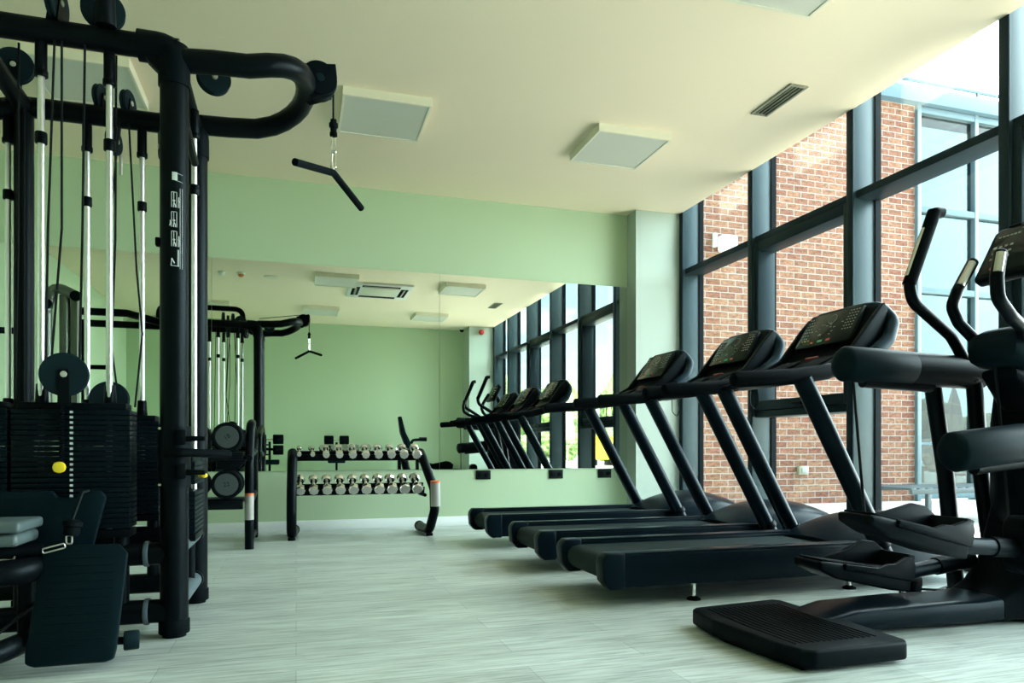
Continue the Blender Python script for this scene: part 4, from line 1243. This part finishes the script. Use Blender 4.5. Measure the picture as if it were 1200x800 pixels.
# stacked slatted lounger close to the windows
def lounger(loc, label, back=0.0, m_fr='lounger_frame', m_s='sling', rz=0, L=1.9):
    T = thing('sun_lounger', label, 'sun lounger', loc, 'sun loungers on the terrace')
    x, y, z = loc
    zt = .36
    for s in (-1, 1):
        MB().bx(x, x+L, y+s*.31-.02, y+s*.31+.02, z+zt-.05, z+zt, .006).build('side_rail', M[m_fr], T)
        for xx in (x+.22, x+L-.22):
            MB().bx(xx-.025, xx+.025, y+s*.31-.02, y+s*.31+.02, z, z+zt-.05, .005).build('leg', M[m_fr], T)
    if back == 0:
        for k in range(18):
            xx = x+.06+k*(L-.12)/17
            MB().bx(xx-.035, xx+.035, y-.29, y+.29, z+zt-.012, z+zt+.008, .003).build('slat', M[m_s], T)
    else:
        MB().bx(x+.62, x+L, y-.28, y+.28, z+zt-.01, z+zt+.004, .003).build('sling', M[m_s], T)
        a = back
        MB().box((x+.62-.34*math.cos(a), y, z+zt+.34*math.sin(a)), (.68, .56, .012), .004, 1, (0, a, 0)).build('backrest', M[m_s], T)
        for s in (-1, 1):
            MB().tube([(x+.62, y+s*.29, z+zt), (x+.62-.70*math.cos(a), y+s*.29, z+zt+.70*math.sin(a))], .018, 8).build('back_rail', M[m_fr], T)
            MB().tube([(x+.62-.40*math.cos(a), y+s*.27, z+zt+.40*math.sin(a)), (x+.30, y+s*.27, z+zt-.02)], .012, 8).build('back_prop', M[m_fr], T)
    return T
lounger((5.75, 5.80, -.01), 'grey slatted lounger lying flat just outside the windows', 0, 'grey_slats', 'grey_slats')
lounger((6.80, 5.0, -.01), 'second grey slatted lounger, partly behind the elliptical trainer', 0, 'grey_slats', 'grey_slats')
lounger((11.2, 10.6, -.01), 'cream lounger with raised back behind the facade glass', 1.0)
lounger((12.9, 11.9, -.01), 'cream lounger with raised back beside the closed parasol', .9)

# closed parasol
def parasol(x, y, label):
    T = thing('parasol', label, 'parasol', (x, y, -.01))
    MB().cyl((x, y, .04), (x, y, 2.35), .024, None, 14).build('pole', M['lounger_frame'], T)
    MB().lathe([(0, 0), (.28, 0), (.28, .05), (.05, .08), (0, .08)], (x, y, -.01), (0, 0, 1), 28).build('base', M['grey_slats'], T)
    MB().lathe([(.02, 2.40), (.05, 2.33), (.13, 2.0), (.20, 1.5), (.23, 1.15), (.21, 1.05), (.03, 1.08)], (x, y, -.01), (0, 0, 1), 48,
               flute=lambda a, z: 1+.16*math.sin(8*a)+.05*math.sin(3*a+z*3)).build('canopy', M['canvas'], T)
    MB().lathe([(.0, 2.45), (.02, 2.43), (.03, 2.39), (0, 2.38)], (x, y, -.01), (0, 0, 1), 12).build('finial', M['lounger_frame'], T)
    MB().tube([(x+.26*math.cos(2*PI*k/16), y+.26*math.sin(2*PI*k/16), 1.38) for k in range(16)], .012, 6, 0, True).build('tie_band', M['canvas'], T)
parasol(17.2, 15.0, 'closed beige parasol standing behind the facade glass')
parasol(9.0, -9.5, 'closed beige parasol seen outside in the mirror')

# trees
def tree(x, y, h, w, label, m='leaf', seed=0, group='trees around the terrace'):
    T = thing('tree', label, 'tree', (x, y, -.12), group)
    MB().cyl((x, y, -.13), (x, y, h*.5), .05*w, .03*w, 10).build('trunk', M['bark'], T)
    t = bmesh.new()
    bmesh.ops.create_icosphere(t, subdivisions=5, radius=1)
    off = V((seed*3.7, seed*1.3, seed*2.1))
    for v in t.verts:
        n = v.co.normalized()
        d = 1 + .28*noise.noise(n*1.6+off) + .22*noise.noise(n*4+off) + .16*noise.noise(n*11+off) + .09*noise.noise(n*26+off)
        v.co = V((n.x*w*.5*d, n.y*w*.5*d, n.z*h*.42*d))
    mb = MB(); mb._merge(t, Matrix.Translation((x, y, h*.55)))
    mb.build('crown', M[m], T, ang=180)
rt = random.Random(5)
where = ['behind the reflected first treadmill', 'left of the reflected window sash', 'beyond the reflected mullions', 'at the right of the mirror']
k = 0
for i in range(10):
    x = 9 + i*2.15; y = -27 if i % 2 else -32
    tree(x, y, rt.uniform(3.8, 5.4), rt.uniform(2.9, 3.3), 'leafy tree in the row seen through the mirrored windows', ('leaf', 'leaf_pale')[i % 2], i+1)
for i in range(7):
    x = 30 + i*6.6; y = 42 - i*.6
    tree(x, y, rt.uniform(3.4, 4.6), rt.uniform(5, 5.6), 'leafy tree low on the skyline behind the facade glass', 'leaf', 30+i, 'trees on the skyline')
for i in range(6):
    tree(7.5+i*2.3, -18, rt.uniform(1.2, 1.7), rt.uniform(1.7, 2.0), 'low shrub seen at the foot of the mirrored windows', 'leaf_pale', 60+i, 'shrubs on the terrace')
T = thing('skip_container', 'yellow container outside, seen low in the mirrored windows', 'container', (12.5, -14.5, 0))
MB().prism([(-.62, .25), (.62, .25), (.80, 1.15), (-.80, 1.15)], (12.5, -14.5, 0), (1, 0, 0), (0, 0, 1), (0, 1, 0), 1.0, .02).build('body', M['yellow'], T)
MB().bx(11.66, 13.34, -15.05, -13.95, 1.15, 1.24, .01).build('rim', M['yellow'], T)
for q in (-1, 1):
    MB().bx(12.5+q*.4-.07, 12.5+q*.4+.07, -14.9, -14.1, -.01, .25, .01).build('skid', M['black_metal'], T)

# ------------------------------------------------------------------ sky, daylight
def world():
    w = bpy.data.worlds.new('World'); scene.world = w; w.use_nodes = True
    nt = w.node_tree; nt.nodes.clear(); N, L = nt.nodes, nt.links
    out = N.new('ShaderNodeOutputWorld'); bg = N.new('ShaderNodeBackground')
    tc = N.new('ShaderNodeTexCoord'); sep = N.new('ShaderNodeSeparateXYZ')
    L.new(tc.outputs['Generated'], sep.inputs[0])
    rp = N.new('ShaderNodeValToRGB')
    e = rp.color_ramp.elements
    e[0].position = 0.0; e[0].color = (.86, .94, .97, 1)
    e[1].position = .60; e[1].color = (.34, .60, .82, 1)
    m = rp.color_ramp.elements.new(.20); m.color = (.42, .70, .88, 1)
    L.new(sep.outputs['Z'], rp.inputs[0])
    # clouds: project on a flat layer
    zz = N.new('ShaderNodeMath'); zz.operation = 'MAXIMUM'; zz.inputs[1].default_value = 0.0
    L.new(sep.outputs['Z'], zz.inputs[0])
    za = N.new('ShaderNodeMath'); za.operation = 'ADD'; za.inputs[1].default_value = .16; L.new(zz.outputs[0], za.inputs[0])
    dv = N.new('ShaderNodeVectorMath'); dv.operation = 'DIVIDE'
    cb = N.new('ShaderNodeCombineXYZ')
    for i in range(3): L.new(za.outputs[0], cb.inputs[i])
    L.new(tc.outputs['Generated'], dv.inputs[0]); L.new(cb.outputs[0], dv.inputs[1])
    nz = N.new('ShaderNodeTexNoise'); nz.inputs['Scale'].default_value = 2.0; nz.inputs['Detail'].default_value = 8; nz.inputs['Roughness'].default_value = .55
    L.new(dv.outputs[0], nz.inputs['Vector'])
    cr = N.new('ShaderNodeValToRGB'); cr.color_ramp.elements[0].position = .52; cr.color_ramp.elements[1].position = .68
    L.new(nz.outputs['Fac'], cr.inputs[0])
    mx = N.new('ShaderNodeMix'); mx.data_type = 'RGBA'; mx.inputs[7].default_value = (1.05, 1.05, 1.03, 1)
    L.new(cr.outputs[0], mx.inputs[0]); L.new(rp.outputs[0], mx.inputs[6])
    # broad glow added low outside the windows, away from the sun, as fill
    sd = V((.95, .10, .32)).normalized()
    dt = N.new('ShaderNodeVectorMath'); dt.operation = 'DOT_PRODUCT'; dt.inputs[1].default_value = sd
    L.new(tc.outputs['Generated'], dt.inputs[0])
    mp = N.new('ShaderNodeMapRange'); mp.inputs[1].default_value = .45; mp.inputs[2].default_value = 1.0; mp.inputs[3].default_value = 0; mp.inputs[4].default_value = 1
    mp.interpolation_type = 'SMOOTHSTEP'
    L.new(dt.outputs['Value'], mp.inputs[0])
    gl = N.new('ShaderNodeMix'); gl.data_type = 'RGBA'; gl.blend_type = 'ADD'; gl.inputs[7].default_value = (GLOW*.86, GLOW*1.0, GLOW*1.0, 1)
    L.new(mp.outputs[0], gl.inputs[0]); L.new(mx.outputs[2], gl.inputs[6])
    gl.clamp_result = False
    L.new(gl.outputs[2], bg.inputs['Color']); bg.inputs['Strength'].default_value = SKY
    L.new(bg.outputs[0], out.inputs[0])
SKY, GLOW = 1.0, 7.0
world()
sl = bpy.data.lights.new('sun', 'SUN'); sl.energy = 10; sl.angle = R(.6); sl.color = (1, .97, .90)
so = bpy.data.objects.new('sun', sl); COL.objects.link(so); so.location = (0, 10, 20)
so.rotation_euler = V((-.33, .90, 1.75)).to_track_quat('Z', 'Y').to_euler()
# daylight portal in the window wall: guides the sky light, gives off none of its own
pl = bpy.data.lights.new('window_portal', 'AREA'); pl.shape = 'RECTANGLE'; pl.size = 3.5; pl.size_y = 6.8; pl.cycles.is_portal = True
po = bpy.data.objects.new('window_portal', pl); COL.objects.link(po); po.location = (4.12, 3.1, 1.8); po.rotation_euler = (0, R(90), 0)

# ------------------------------------------------------------------ camera
FPX = 830.0
TH = math.atan(253/FPX)
cam = bpy.data.cameras.new('camera'); co = bpy.data.objects.new('camera', cam); COL.objects.link(co)
cam.sensor_width = 36; cam.lens = FPX/1200*36; cam.shift_y = 124/1200
cam.clip_start = .02; cam.clip_end = 500
co.location = (0, 0, .76); co.rotation_euler = (R(90), 0, -TH)
scene.camera = co
vs = scene.view_settings
scene.display_settings.display_device = 'sRGB'
vs.view_transform = 'Standard'; vs.look = 'None'; vs.gamma = 1; vs.use_curve_mapping = False
vs.exposure = 1.55
cy = scene.cycles
cy.max_bounces = 14; cy.diffuse_bounces = 8; cy.glossy_bounces = 6; cy.transparent_max_bounces = 16
cy.sample_clamp_indirect = 6; cy.caustics_reflective = False; cy.caustics_refractive = False
cy.use_denoising = True
